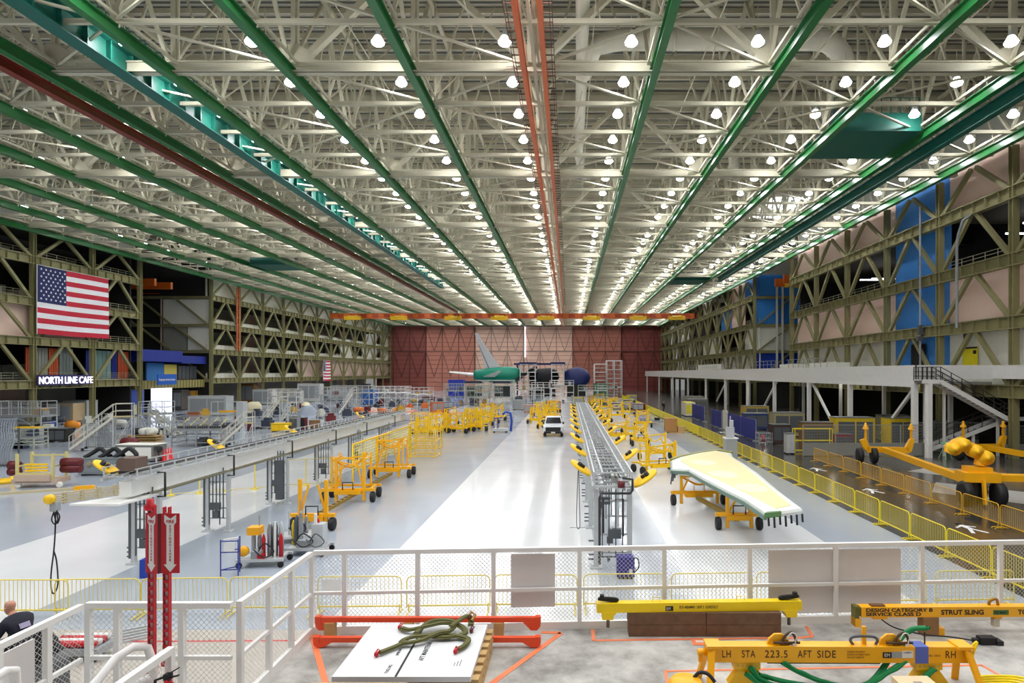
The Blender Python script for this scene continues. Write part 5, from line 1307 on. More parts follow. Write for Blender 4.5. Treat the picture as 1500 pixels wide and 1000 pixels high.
pump_cart('small grey pump trolley half hidden between the two pump carts', x, y, R(20), 3, [('box',0,0,.22,.35,dgrey),('cyl',.3,.1,.07,.6,steel),('pole',-.3,0,.05,.9,lgrey),('hose',-.2,-.2,.25,0,black)])
mb = MB(); mb.box(-.22,.22,-.2,.2,0,.6); o = mb.build('storage_box', blue); o.location = (-13.25, 19.3, 0); o.scale = (.55, .8, .95); tag(o, 'small blue box on the floor below the near end of the white gantry', 'box')
# pale yellow rope fence behind left gantry
t = thing('rope_fence', 'thin yellow post and rope fence on the white floor behind the left gantry', 'fence', (0,0,0))
A = at(250, 726); B = at(484, 708)
for q in range(7): mb = MB(); x = A[0]+(B[0]-A[0])*q/6; y = A[1]+(B[1]-A[1])*q/6; mb.bar((x,y,0),(x,y,1.5),.05); mb.cbox((x,y,.03),(.3,.3,.06)); mb.build('post', pale_y, t)
mb = MB()
for z in (.1, 1.5): mb = MB(); mb.bar((*A,z),(*B,z),.025); mb.build('rope', pale_y, t)

t = thing('riser_pipes', 'orange riser pipes climbing the braced left wall right of the recess', 'pipe', (-63.4, 117.4, 10.6))
for q in (0, .9): mb = MB(); mb.path([(0,q,0),(0,q,12)], .16, 6); mb.build('riser', M('riser orange', (206, 110, 64), .5), t)
mb = MB()
for q in range(8): mb.bar((0,-.2,.8+q*1.4),(0,1.1,.8+q*1.4),.1)
mb.build('bracket', M('riser orange'), t)

# ---- work stands, stairs and machines on the left
def work_stand(label, x, y, w, d, h, rz=0., m=None, deck=None, rail=1.1, name='work_stand', cross=True, mesh=False, legs=True):
    m = m or lgrey; t = thing(name, label, 'work stand', (x, y, 0), rz)
    mb = MB(); nx = max(1, round(w/2.2))
    for i in range(nx+1):
        for sy in (-1, 1): mb.bar((-w/2+w*i/nx, sy*d/2, 0), (-w/2+w*i/nx, sy*d/2, h), .09)
    for z in (.35, h*.6, h-.1):
        for sy in (-1, 1): mb.bar((-w/2, sy*d/2, z), (w/2, sy*d/2, z), .07)
        for sx in (-1, 1): mb.bar((sx*w/2, -d/2, z), (sx*w/2, d/2, z), .07)
    if cross:
        for i in range(nx):
            a, b = -w/2+w*i/nx, -w/2+w*(i+1)/nx
            mb.bar((a,-d/2,.35),(b,-d/2,h-.1) if i % 2 == 0 else (b,-d/2,.35), .05); mb.bar((b,-d/2,.35),(a,-d/2,h-.1), .05)
    mb.build('frame', m, t)
    mb = MB(); mb.box(-w/2-.05, w/2+.05, -d/2-.05, d/2+.05, h-.06, h+.04); mb.build('deck', deck or M('deck plate', (150,152,150), .45), t)
    mb = MB(); n = max(2, round(w/1.1))
    for i in range(n+1):
        for sy in (-1, 1): mb.bar((-w/2+w*i/n, sy*d/2, h), (-w/2+w*i/n, sy*d/2, h+rail), .05)
    for z in (h+rail*.5, h+rail):
        for sy in (-1, 1): mb.bar((-w/2, sy*d/2, z), (w/2, sy*d/2, z), .05)
        for sx in (-1, 1): mb.bar((sx*w/2, -d/2, z), (sx*w/2, d/2, z), .05)
    mb.build('guard_rail', m, t)
    rw = random.Random(label); pal = [dark, dgrey, M('stand maroon', (104,40,40), .6), M('stand ochre', (170,130,60), .6), grey, M('stand blue grey', (70,84,110), .5)]
    for q in range(max(2, int(w/1.6))):
        bw = rw.uniform(.4, .9); bx_ = rw.uniform(-w/2+bw/2, w/2-bw/2); bh = rw.uniform(.4, max(.5, h*.55)); mb = MB()
        mb.box(bx_-bw/2, bx_+bw/2, -d*.35, d*.1, 0, bh); mb.box(bx_-bw*.3, bx_+bw*.3, -d*.3, 0, bh, bh+.12); mb.build('stored_case', rw.choice(pal), t)
    for q in range(max(1, int(w/2.4))):
        bw = rw.uniform(.3, .9); bx_ = rw.uniform(-w/2+bw/2, w/2-bw/2); mb = MB()
        mb.box(bx_-bw/2, bx_+bw/2, -d*.2, d*.25, h+.04, h+rw.uniform(.3,.8)); mb.build('deck_case', rw.choice(pal), t)
    if mesh:
        mb = MB(); q = -w/2
        while q < w/2: mb.bar((q,-d/2,h+.1),(q,-d/2,h+rail),.02); q += .16
        for k in range(5): mb.bar((-w/2,-d/2,h+.1+k*rail/5),(w/2,-d/2,h+.1+k*rail/5),.018)
        mb.build('mesh_infill', m, t)
    return t
def mobile_stairs(label, x, y, rise, run, wid, rz=0., m=None, plat=1.1, rail=1.0):
    m = m or M('stair cream', (214,210,196), .45); t = thing('mobile_stairs', label, 'stairs', (x, y, 0), rz)
    mb = MB()
    for s in (-1, 1): mb.bar((0, s*wid/2, .15), (run, s*wid/2, rise), .06, .18)
    mb.build('stringers', m, t)
    n = max(5, int(rise/.24)); mb = MB()
    for i in range(n): u = (i+.5)/n; mb.box(run*u-.12, run*u+.12, -wid/2, wid/2, .15+(rise-.15)*u-.02, .15+(rise-.15)*u+.02)
    mb.build('treads', M('tread ochre', (172,158,110), .5), t)
    mb = MB()
    for s in (-1, 1):
        for dz in (.5, rail): mb.bar((0, s*wid/2, .15+dz), (run, s*wid/2, rise+dz), .045); mb.bar((run, s*wid/2, rise+dz), (run+plat, s*wid/2, rise+dz), .045)
        for q in range(4): u = q/3; mb.bar((run*u, s*wid/2, .15+(rise-.15)*u), (run*u, s*wid/2, .15+(rise-.15)*u+rail), .045)
        mb.bar((run+plat, s*wid/2, rise), (run+plat, s*wid/2, rise+rail), .045)
    mb.build('handrails', m, t)
    mb = MB(); mb.box(run, run+plat, -wid/2, wid/2, rise-.05, rise+.03)
    mb.build('platform', M('tread ochre'), t)
    mb = MB()
    for a in (run, run+plat):
        for s in (-1, 1): mb.bar((a, s*wid/2, .1), (a, s*wid/2, rise), .08)
    for s in (-1, 1): mb.bar((run*.2, s*wid/2, .12), (run+plat, s*wid/2, .12), .07); mb.bar((run, s*wid/2, .12), (run+plat, s*wid/2, rise), .05)
    mb.build('support_frame', lgrey, t)
    for a in (run*.3, run+plat-.1):
        for s in (-1, 1): mb = MB(); mb.wheel((a, s*wid/2, .12), .12, .08, 'y', black); mb.build('wheel', None, t)
    return t
def B(px, py): return at(px, py)
# rack of grey tubes at far left
x, y = B(10, 682); t = thing('tube_rack', 'rack of tall bent grey tubes at the far left edge', 'rack', (x-.4, y, 0))
for q in range(8):
    mb = MB(); o_ = q*.17
    mb.path(curve_pts([(-.5+o_,0,0),(-.5+o_,0,1.0),(-.35+o_,.1,1.8),(-.5+o_,.2,2.5),(-.4+o_,.2,3.1),(-.15+o_,.2,3.25)]), .05, 6); mb.build('tube', M('tube grey', (150,156,166), .4), t)
mb = MB(); mb.box(-.8, 1.1, -.3, .5, 0, .12); mb.bar((-.7,.25,0),(-.7,.25,2.6),.08); mb.bar((1,.25,0),(1,.25,2.6),.08); mb.bar((-.7,.25,2.4),(1,.25,2.4),.08); mb.build('stand', dgrey, t)
x, y = B(36, 634); work_stand('grey mesh railed work stand at the far left behind the tube rack', x, y, 5.2, 2, 1.9, 0, None, None, 1.5, mesh=True)
x, y = B(41, 656); t = work_stand('low pale green work stand with a yellow cover at far left', x, y, 2.2, 1.4, 1.0, 0, M('pale sage', (176,182,168), .5), None, .7)
mb = MB(); mb.box(-1.0, 1.0, -.5, .5, 1.72, 1.8); mb.build('yellow_cover', yellow, t)
x, y = B(71, 631); cabinet('tool_cart', 'small blue tool cart left of the cream mobile stairs', 'cart', x, y, 1.0, .8, 1.1, blue, .1, navy)
x, y = B(60, 650); cabinet('machine', 'dark low machine behind the yellow topped stand', 'machine', x, y+2, 1.8, 1.2, 1.2, dark, .1, dgrey)
x, y = B(106, 630); t = thing('engine_stand', 'small orange wheeled machine behind the cream mobile stairs', 'machine', (x, y, 0))
mb = MB(); mb.lathe([(.001,-.7),(.4,-.6),(.5,0),(.35,.7),(.001,.75)], (0,0,.6), 'x', 14); mb.build('body', M('machine orange', (230,140,20), .45), t)
for q in (-.4,.4): mb = MB(); mb.wheel((q,-.3,.18),.18,.1,'y',black); mb.build('wheel', None, t)
x, y = B(104, 660); mobile_stairs('cream mobile access stairs climbing right with a caged top platform at left', x, y, 2.7, 2.9, 1.3, R(28), None, 1.3, 1.1)
x, y = B(135, 657); t = cage('work_stand', 'dark machinery frame tucked under the cream mobile stairs', 'work stand', x+.8, y+.6, 2.4, 1.4, 2.0, grey)
x, y = B(62, 712); t = thing('engine_cradle', 'pale yellow cradle frame with dark red padded rolls at lower left', 'cradle', (x, y, 0), R(3))
mb = MB()
for sx in (-1, 1):
    for sy in (-.5, .5): mb.bar((sx*.95, sy, .3), (sx*.95, sy, 1.9), .12)
    mb.bar((sx*.95, -.5, 1.2), (sx*.95, .5, 1.2), .08)
mb.bar((-.95,-.5,.8),(.95,-.5,.8),.1); mb.bar((-.95,.5,1.7),(.95,.5,1.7),.08); mb.build('frame', M('khaki frame', (206,196,132), .5), t)
for q in range(3): mb = MB(); mb.bar((-.6,-.4,.95+q*.17),(.6,-.4,.95+q*.17),.1); mb.build('yellow_bar', yellow, t)
mb = MB(); mb.box(-1.2,1.2,-.6,.5,.25,.5); mb.box(-1.0,.9,-.7,-.5,.4,.75); mb.build('pink_base', M('pinkish metal', (196,172,152), .5), t)
for x_, z_, l_ in ((-1.5,1.0,.5),(1.6,1.15,1.0),(-1.5,.65,.5),(1.6,.8,1.0)):
    mb = MB(); mb.lathe([(.1,-l_/2),(.24,-l_/2),(.26,0),(.24,l_/2),(.1,l_/2)], (x_,0,z_+.2), 'x', 14); mb.build('padded_roll', dred, t)
for x_ in (-.9, 1.3): mb = MB(); mb.wheel((x_,-.5,.17),.17,.12,'y',offw); mb.build('wheel', None, t)
x, y = B(8, 706); t = thing('bollard_base', 'yellow post on a round yellow base at the left edge', 'stand', (x+.1, y, 0))
mb = MB(); mb.lathe([(.001,.0),(.75,0),(.75,.18),(.001,.2)], (0,0,0), 'z', 20); mb.build('base', yellow, t)
mb = MB(); mb.lathe([(.12,.18),(.12,1.0),(.001,1.02)], (.35,0,0), 'z', 12); mb.build('post', yellow, t)
x, y = B(150, 696); t = cabinet('blower_unit', 'grey blower cabinet topped with fat black hoses at left', 'machine', x, y+.4, 2.8, 1.1, 1.05, M('slate grey', (124,134,138), .5), R(2), M('slate grey'))
for q in range(3):
    mb = MB(); mb.path(curve_pts([(-1.2+q*.9,-.3,1.1),(-.9+q*.9,0,1.35),(-.5+q*.9,.1,1.6),(-.1+q*.9,.1,1.3),(.2+q*.8,.0,1.15)]), .13, 8); mb.build('black_hose', black, t)
mb = MB(); mb.lathe([(.001,-.58),(.2,-.58),(.2,-.54)], (-.7,0,.7), 'y', 14); mb.build('round_port', M('port beige', (200,180,150), .5), t)
x, y = B(200, 676); t = cabinet('steel_cabinet', 'wide bare steel cabinet with a pale top left of the red cones', 'cabinet', x, y+.5, 2.9, 1.3, 1.2, M('dull steel', (140,142,138), .35, metal=.6), R(-4), offw)
mb = MB(); mb.lathe([(.2,-.1),(.25,.0),(.2,.1)], (1.7,-.4,.9), 'x', 14); mb.path(curve_pts([(1.55,-.5,1.1),(1.7,-.5,.6),(1.9,-.5,.2)]), .06, 6); mb.build('hose_roll', black, t)
for q in range(4):
    x, y = B(240+q*3.6, 675-q*1.2); mb = MB(); mb.box(-.14,.14,-.14,.14,0,.04); mb.lathe([(.11,.04),(.02,.9),(.001,.9)], (0,0,0), 'z', 12)
    o = mb.build('traffic_cone', M('cone red', (226,30,36), .45)); o.location = (x, y, 0); tag(o, 'slim red cone in the tight cluster right of the steel cabinet', 'cone', 'red cones beside the steel cabinet')
x, y = B(208, 646); t = thing('roll_pallet', 'timber pallet loaded with pale and black rolls behind the steel cabinet', 'pallet', (x, y, 0))
mb = MB()
for q in range(3): mb.box(-1.9,1.7,-.6,.6,q*.22,.12+q*.22)
mb.build('planks', M('plank ochre', (170,136,80), .7), t)
for q, mm in ((-.4,black),(.3,offw),(.9,offw)): mb = MB(); mb.lathe([(.001,-.5),(.32,-.5),(.32,.5),(.001,.5)], (q,0,.95), 'y', 14); mb.build('roll', mm, t)
x, y = B(215, 640); work_stand('grey railed work stand tower left of the long work stand', x, y+1.5, 2.6, 1.6, 2.3, 0, None, None, 1.2)
x, y = B(262, 640); mobile_stairs('grey stairs descending right from the railed tower', x, y, 2.3, 2.6, 1.0, R(180), lgrey, .8)
x, y = B(288, 654); t = work_stand('long grey work stand with busy cream railings in the middle of the left floor', x, y+1, 4.2, 2.2, 1.5, R(2), M('stand pewter', (150,152,154), .4), None, 1.1, mesh=True)
mb = MB(); mb.box(-1.8,1.9,-.8,.8,1.56,1.75); mb.build('black_tray', black, t)
for q in range(5): mb = MB(); mb.bar((-1.7+q*.85,-.6,1.75),(-1.5+q*.85,.5,2.4),.09); mb.build('cream_arm', M('khaki frame'), t)
x, y = B(323, 654); mobile_stairs('cream mobile stairs at the right end of the long work stand', x, y, 2.0, 1.9, 1.1, R(18), None, .7)
x, y = B(314, 608); t = cabinet('enclosure', 'pale grey louvred enclosure with an orange base behind the long work stand', 'machine', x-.5, y, 5.6, 2.2, 2.9, lgrey, R(2), M('louvre grey', (160,164,164), .5))
mb = MB()
for q in range(7): mb.box(-2.7,2.7,-1.2,-1.12,.8+q*.28,.86+q*.28)
mb.build('louvres', grey, t)
mb = MB(); mb.box(-2.8,-.4,-1.2,-1.0,.0,.55); mb.build('orange_base', M('rust orange', (170,90,40), .5), t)
x, y = B(336, 623); t = cage('portal_frame', 'tall grey portal frame with a white top bar right of the long work stand', 'frame', x, y, 3.6, 1.4, 2.9, lgrey, 0, False)
mb = MB(); mb.box(1.1,1.9,-.5,.5,0,2.9); mb.build('column_box', lgrey, t); mb = MB(); mb.bar((-1.2,0,1.7),(1,0,1.75),.22); mb.build('yellow_arm', amber, t)
x, y = B(371, 610); t = thing('nose_cone', 'cream rounded drum machine left of the mid floor stairs', 'machine', (x, y, 0))
mb = MB(); mb.lathe([(.001,-1.1),(.7,-1.0),(.95,-.3),(.95,.7),(.6,1.0),(.001,1.05)], (0,0,1.25), 'x', 18); mb.build('drum', M('cream drum', (226,214,178), .45), t)
mb = MB(); mb.box(-.8,.8,-.6,.6,0,.4); mb.build('cradle', dgrey, t)
x, y = B(386, 620); mobile_stairs('cream mobile stairs in the mid distance of the left floor', x, y, 2.9, 1.9, 1.2, R(20), None, .9)
x, y = B(400, 606); work_stand('pale work stand tower behind the mid distance stairs', x, y+4, 4.6, 2, 2.6, 0, offw, None, 1.2, mesh=True)
x, y = B(414, 616); mobile_stairs('small cream stairs left of the grey tent shaped machine', x, y, 1.5, .9, .9, R(20), None, .5)
x, y = B(451, 609); t = thing('shroud', 'grey blue tent shaped shroud with a cream top on the left floor', 'machine', (x, y, 0))
mb = MB(); mb.lathe([(1.5,0),(1.35,.5),(.9,1.2),(.5,1.6)], (0,0,0), 'z', 16); mb.build('skirt', M('shroud grey', (150,160,174), .5), t)
mb = MB(); mb.lathe([(.6,1.55),(.5,1.9),(.2,2.1),(.001,2.1)], (-.3,0,0), 'z', 16); mb.build('cap', M('cream drum'), t)
x, y = B(367, 631); cabinet('red_box', 'dark red box at the end of a black track on the left floor', 'box', x, y, .5, .5, 1.0, dred)
A_ = B(372, 629); B_ = B(402, 623); mb = MB()
for q in range(14): u = q/14; mb.cbox((A_[0]+(B_[0]-A_[0])*u, A_[1]+(B_[1]-A_[1])*u, .12), (.18,.3,.24))
mb.bar((*A_,.06),(*B_,.06),.3,.1); tag(mb.build('cable_track', black), 'black segmented cable track lying on the floor right of the dark red box', 'cable track')
x, y = B(412, 632); cabinet('yellow_crate', 'long low yellow crate in the middle of the left floor', 'crate', x, y, 1.8, 1.0, .9, M('crate yellow', (214,180,20), .5), 0, yellow)
x, y = B(432, 630); cabinet('machine', 'grey machine cabinet with a yellow stripe beside the yellow crate', 'machine', x, y, .95, .9, 1.5, grey, 0, dgrey)
x, y = B(444, 629); t = cabinet('machine', 'stack of dark red drums right of the grey machine cabinet', 'machine', x, y, .7, .8, 1.3, dred, 0, black)
x, y = B(461, 627); cabinet('wicker_bin', 'brown open bin on the left floor beyond the white gantry', 'bin', x, y, .95, .9, .9, M('bin brown', (128,96,66), .7), 0, M('bin rim', (160,120,84), .7))
x, y = B(478, 605); work_stand('grey machine tool stand with many posts at the far left floor', x, y+3, 5.0, 2.4, 2.8, 0, None, None, 1.3, mesh=True)
x, y = B(517, 600); work_stand('large grey railed work stand left of the blue machine', x, y, 6.6, 3, 3.0, 0, None, None, 1.2, mesh=True)
x, y = B(542, 592); t = cabinet('machine', 'bright blue machine standing among the far left work stands', 'machine', x, y, 2.9, 2, 3.0, M('machine blue', (30,90,160), .5), 0, M('machine blue'))
mb = MB(); mb.box(-1.4,-.1,-.9,.9,3.05,4.2); mb.build('black_head', black, t)
x, y = B(498, 606); mobile_stairs('white stairs leaning against the far left work stands', x, y, 3.2, 2.0, 1.4, R(10), white, .6)
x, y = B(575, 594); work_stand('white railed work platform right of the blue machine', x, y, 6.5, 3, 2.6, 0, white, white, 1.2, mesh=True)
x, y = B(614, 593); work_stand('white work platform near the pink end of the far door', x, y, 5.0, 3, 2.2, 0, white, white, 1.3)
x, y = B(628, 592); cabinet('tool_cart', 'dark red tool cart left of the far tail stands', 'cart', x, y, 2.2, 1.5, 1.5, dred, 0, M('maroon', (110,30,36), .5))
for i, (px, py, lb) in enumerate(((540, 602, 'orange mat with crates on the floor below the blue machine'), (590, 602, 'orange mat on the floor behind the left flow line'), (655, 605, 'orange mat in front of the far tail stands'))):
    x, y = B(px, py); t = thing('floor_mat', lb, 'mat', (x, y, 0)); mb = MB(); mb.box(-2,2,-2.5,2.5,0,.05); mb.build('mat', M('mat orange', (224,124,84), .6), t)
    for q in range(3): mb = MB(); mb.box(-1.5+q*1.1,-.8+q*1.1,-1,0,.05,.6+.2*(q%2)); mb.build('crate', [M('box orange'), dred, offw][q], t)
for i, (px, py, w_, h_, cc, nm) in enumerate([(20,606,5,2.2,(140,136,120),'beige cabinet row'), (55,600,4,2.4,(110,112,112),'grey shed'), (88,598,5,2.4,(196,170,130),'lit cream booth'), (118,606,3.2,2.6,(178,182,184),'pale rack'),
    (185,606,3.6,1.6,(206,204,170),'cream bench'), (265,600,1.4,3.4,(96,90,84),'tall dark post cabinet'), (280,598,1.2,3.2,(210,150,40),'ochre rack'), (363,592,3.2,4.2,(150,104,54),'tall brown plywood crate'), (425,590,5,2.6,(190,190,186),'white machine row'), (388,592,4,3,(200,202,200),'pale machine row'),
    (455,588,5,4,(214,214,210),'white cabinet block'), (500,588,6,2.6,(120,124,130),'slate machine block')]):
    x, y = B(px, py)
    if x < -62: x = -67.2; y = F*-67.2/(px-CX)
    cabinet('cabinet', nm + ' in the back row of the left floor', 'cabinet', x, y, w_, 2, h_, M('row %d %d %d' % cc, cc, .6), 0, grey)

# ---- far tail section in its fixtures
Yt = 168.; q_ = F/Yt
TX = lambda px: (px-CX)/q_
TZ = lambda py: CH + (CY-py)/q_
gp_ = M('green primer', (22, 150, 122), .35)
t = thing('aircraft_tail', 'aircraft tail in green primer with a tall pale fin before the far door', 'aircraft', (0, Yt, 0))
mb = MB(); mb.lathe([(.001,TX(694)),(1.2,TX(694.5)),(1.45,TX(700)),(1.9,TX(715)),(2.2,TX(732)),(2.3,TX(745)),(2.1,TX(756)),(1.5,TX(762)),(.6,TX(766)),(.001,TX(767))], (0,0,TZ(549)), 'x', 28); mb.build('fuselage', gp_, t)
mb = MB(); mb.prism([(TX(695.5),TZ(488)),(TX(700),TZ(487.5)),(TX(707),TZ(501)),(TX(735),TZ(541)),(TX(712),TZ(544)),(TX(706),TZ(520))], -.25, .25, 'xz'); mb.build('fin', M('fin grey', (206,208,212), .4), t)
mb = MB(); mb.prism([(TX(701),TZ(505)),(TX(702),TZ(505)),(TX(718),TZ(540)),(TX(716),TZ(541))], -.28, -.25, 'xz'); mb.build('rudder_line', M('rudder shade', (140,144,150), .5), t)
mb = MB(); mb.add([(TX(695),0,TZ(551)),(TX(695),4,TZ(547)),(TX(650),9,TZ(544)),(TX(650),7,TZ(545.5)),(TX(695),0,TZ(549)),(TX(695),4,TZ(546)),(TX(650),9,TZ(543.4)),(TX(650),7,TZ(544.8))], [(0,1,2,3),(7,6,5,4),(0,4,5,1),(1,5,6,2),(2,6,7,3),(3,7,4,0)]); mb.build('far_stabilizer', white, t)
mb = MB(); mb.add([(TX(710),-2.2,TZ(552)),(TX(726),-2.0,TZ(552)),(TX(740),-8,TZ(543.5)),(TX(735),-8.5,TZ(544)),(TX(710),-2.2,TZ(551)),(TX(726),-2.0,TZ(550)),(TX(740),-8,TZ(543)),(TX(735),-8.5,TZ(543.2))], [(0,1,2,3),(7,6,5,4),(0,4,5,1),(1,5,6,2),(2,6,7,3),(3,7,4,0)]); mb.build('near_stabilizer', white, t)
def tower(label, px0, px1, pyt, Y, d=4, m=None, lev=3, top=None):
    q = F/Y; x0, x1 = (px0-CX)/q, (px1-CX)/q; h = CH + (CY-pyt)/q; w = x1-x0
    t = thing('assembly_tower', label, 'work stand', ((x0+x1)/2, Y, 0)); m = m or white; mb = MB(); n = max(1, round(w/2.5))
    for i in range(n+1):
        for sy in (0, d): mb.bar((-w/2+w*i/n, sy, 0), (-w/2+w*i/n, sy, h), .2)
    for k in range(1, lev+1):
        z = h*k/lev
        for sy in (0, d): mb.bar((-w/2, sy, z), (w/2, sy, z), .2)
        for sx in (-1, 1): mb.bar((sx*w/2, 0, z), (sx*w/2, d, z), .2)
        for sy in (0,): mb.bar((-w/2, sy, z-h/lev*.5), (w/2, sy, z-h/lev*.5), .1)
    mb.build('frame', m, t)
    mb = MB()
    for k in range(1, lev): mb.box(-w/2, w/2, 0, d, h*k/lev-.15, h*k/lev)
    mb.build('deck', dgrey, t)
    if top: mb = MB(); mb.box(-w/2-.3, w/2+.3, -.2, d, h, h+.5); mb.build('top_band', top, t)
    return t
tower('green and white fixture tower directly below the green tail section', 700, 752, 557, 158, 4, M('mint pale', (190,204,190), .5), 3)
tower('white cage tower right of the green tail section with a blue top band', 762, 784, 533, 165, 5, white, 4, navy)
tower('white cage tower in the middle of the far fixtures', 808, 826, 533, 165, 5, white, 4, navy)
tower('white cage tower at the right of the far fixtures with tall posts', 871, 889, 533, 165, 5, white, 4)
tower('tall white framed tower at the right end of the far fixtures', 889, 911, 528, 168, 5, white, 4)
t = thing('nose_section', 'dark navy wrapped aircraft section standing between the far white towers', 'aircraft part', (TX(844), Yt, 0))
mb = MB(); mb.lathe([(.001,-3.4),(1.8,-3.2),(2.6,-1.5),(2.9,.5),(2.4,2.4),(1.2,3.6),(.001,3.9)], (0,0,TZ(553)), 'x', 20); mb.build('body', navy, t)
mb = MB(); mb.box(-2.5,2.5,-2,2,0,TZ(563)); mb.build('cradle', dark, t)
t = thing('nose_section', 'black covered aircraft section left of the navy section at the far end', 'aircraft part', (TX(797), Yt+3, 0))
mb = MB(); mb.lathe([(.001,-4.4),(1.5,-4.0),(2.3,-1.5),(2.5,1.5),(1.9,3.4),(.001,4.2)], (0,0,TZ(552)), 'x', 20); mb.build('body', M('black cover', (26,28,36), .6), t)
mb = MB(); mb.box(-4,3,-2,2,0,TZ(560)); mb.build('cradle', dark, t)
mb = MB(); mb.bar((TX(757),Yt-3,TZ(556)),(TX(786),Yt-1,TZ(537)),.7,.8); tag(mb.build('boom', M('black cover')), 'dark diagonal boom reaching up from the green tail to the white tower', 'boom')
mb = MB(); mb.box(TX(750),TX(828),Yt+6,Yt+6.6,TZ(534),TZ(531)); mb.bar((TX(755),Yt+6.3,0),(TX(755),Yt+6.3,TZ(533)),.4); mb.bar((TX(826),Yt+6.3,0),(TX(826),Yt+6.3,TZ(533)),.4); tag(mb.build('blue_gantry', navy), 'long dark blue gantry beam above the far fixtures', 'gantry')
mb = MB(); mb.box(TX(869),TX(890),Yt-5,Yt,TZ(577)*0,TZ(561)); tag(mb.build('green_container', M('container green', (40,92,70), .6)), 'dark green container below the right far tower', 'container')
x, y = B(673, 592); cabinet('blue_container', 'bright blue container left of the green tail section', 'container', TX(672), 165, 4, 3, TZ(556), M('container blue', (30,54,170), .5), 0, M('container blue'))
for px, lb in ((695, 'dark canopied operator cab left below the tail section'), (736, 'dark canopied operator cab right below the tail section')):
    X = (px-CX)*130/F; t = thing('operator_cab', lb, 'cab', (X, 130, 0)); z0 = 1.4
    mb = MB(); mb.prism([(-2,4.2),(-1.6,4.7),(1.6,4.7),(2,4.2)], -1.5, 1.5, 'xz'); mb.build('canopy', M('canopy', (44,50,66), .5), t)
    mb = MB()
    for sx in (-1,1):
        for sy in (-1,1): mb.bar((sx*1.85,sy*1.4,0),(sx*1.85,sy*1.4,4.2),.16)
    mb.box(-1.9,1.9,-1.5,1.5,z0-.1,z0); mb.build('frame', lgrey, t)
    mb = MB(); mb.box(-1.6,1.6,-.2,1.2,z0,3.6); mb.build('seat_block', M('cab dark', (50,56,58), .6), t)
x, y = B(676, 600); work_stand('long pale green railed work platform below the tail section', (678-CX)*122/F, 122, 7.2, 3, 2.9, 0, M('pale sage'), None, 1.4, mesh=True)
work_stand('second pale green railed work platform between the two dark cabs', (716-CX)*118/F, 118, 5, 3, 2.7, 0, M('pale sage'), None, 1.3, mesh=True)
for i, (px, Y_, w_, h_, lb) in enumerate(((775, 125, 6, 3.0, 'white low work stand right of the dark cabs'), (800, 128, 6, 3.4, 'white portal work stand in front of the black covered section'), (823, 130, 5, 3.8, 'white portal work stand in front of the navy section'), (868, 120, 5.6, 3.0, 'pale work stand at the far end of the centre flow line'), (890, 128, 4, 3.2, 'pale work stand below the right far tower'))):
    work_stand(lb, (px-CX)*Y_/F, Y_, w_, 2.5, h_, 0, white if i < 3 else M('pale sage'), None, 1.0, cross=False)
for i, (px, py, cc, nm) in enumerate(((776,604,(200,110,50),'orange mechanic cart'), (812,602,(214,96,40),'red orange cart'), (790,598,(190,190,170),'pale bench cart'), (848,594,(226,190,30),'yellow crate cart'), (905,600,(60,60,66),'dark cart'), (922,600,(40,44,56),'navy cart'), (936,601,(140,50,34),'rusty cart'), (925,590,(236,200,20),'yellow panel cart'), (905,592,(250,210,30),'amber panel cart'), (760,600,(170,166,160),'grey bench cart'), (655,598,(90,92,130),'blue grey cart'), (640,604,(222,110,50),'bright orange cart'))):
    x, y = B(px, py); cabinet('parts_cart', nm + ' on the far floor before the big door', 'cart', x, y, 1.9, 1.2, 1.2+.5*(i % 2), M('cart %d %d %d' % cc, cc, .6), R(RN.uniform(-30,30)), grey)
# bridge crane across the far hall
t = thing('bridge_crane', 'orange and yellow bridge crane spanning the hall before the far door', 'crane', (0, 160, 20.6))
mb = MB(); mb.box(-62, 32.7, -.5, -.2, 0, 1.25); mb.box(-62, 32.7, .8, 1.1, 0, 1.25); mb.build('girder', M('crane orange', (206,98,30), .45), t)
mb = MB()
for x in range(-60, 34, 3): mb.box(x, x+1.6, -.56, -.5, .15, 1.1)
mb.build('girder_panels', M('crane rust', (170,66,24), .5), t)
for x in (-56,-44,-30,-18,-6,6,18,28):
    mb = MB(); mb.box(x-2.2, x+2.2, -1.0, 0, -.5, .5); mb.lathe([(.5,-1.2),(.5,1.2)], (x,-.6,.2), 'x', 12); mb.build('hoist', M('crane gold', (226,178,24), .45), t)
t = thing('bridge_crane', 'orange bridge crane parked inside the left wall recess', 'crane', (-74, 97, 20.2))
mb = MB(); mb.box(-10, 8.6, 0, .5, 0, 1.1); mb.box(-10, 8.6, 4, 4.5, 0, 1.1); mb.build('girder', M('crane orange'), t)
mb = MB(); mb.box(2,4,.5,4,.3,1.4); mb.bar((4.5,2,0),(4.5,2,-1.6),.1); mb.bar((4.5,2,-1),(8,2,-1),.1); mb.build('hoist', M('crane rust'), t)
t = thing('bridge_crane', 'orange and yellow bridge crane parked inside the right wall recess', 'crane', (36.5, 97, 20.6))
mb = MB(); mb.box(-2.5, 8, 0, .5, 0, 1.3); mb.box(-2.5, 8, 4, 4.5, 0, 1.3); mb.build('girder', M('crane orange'), t)
mb = MB(); mb.box(-1,2,.5,4,-.2,1.5); mb.build('hoist', M('crane gold'), t)

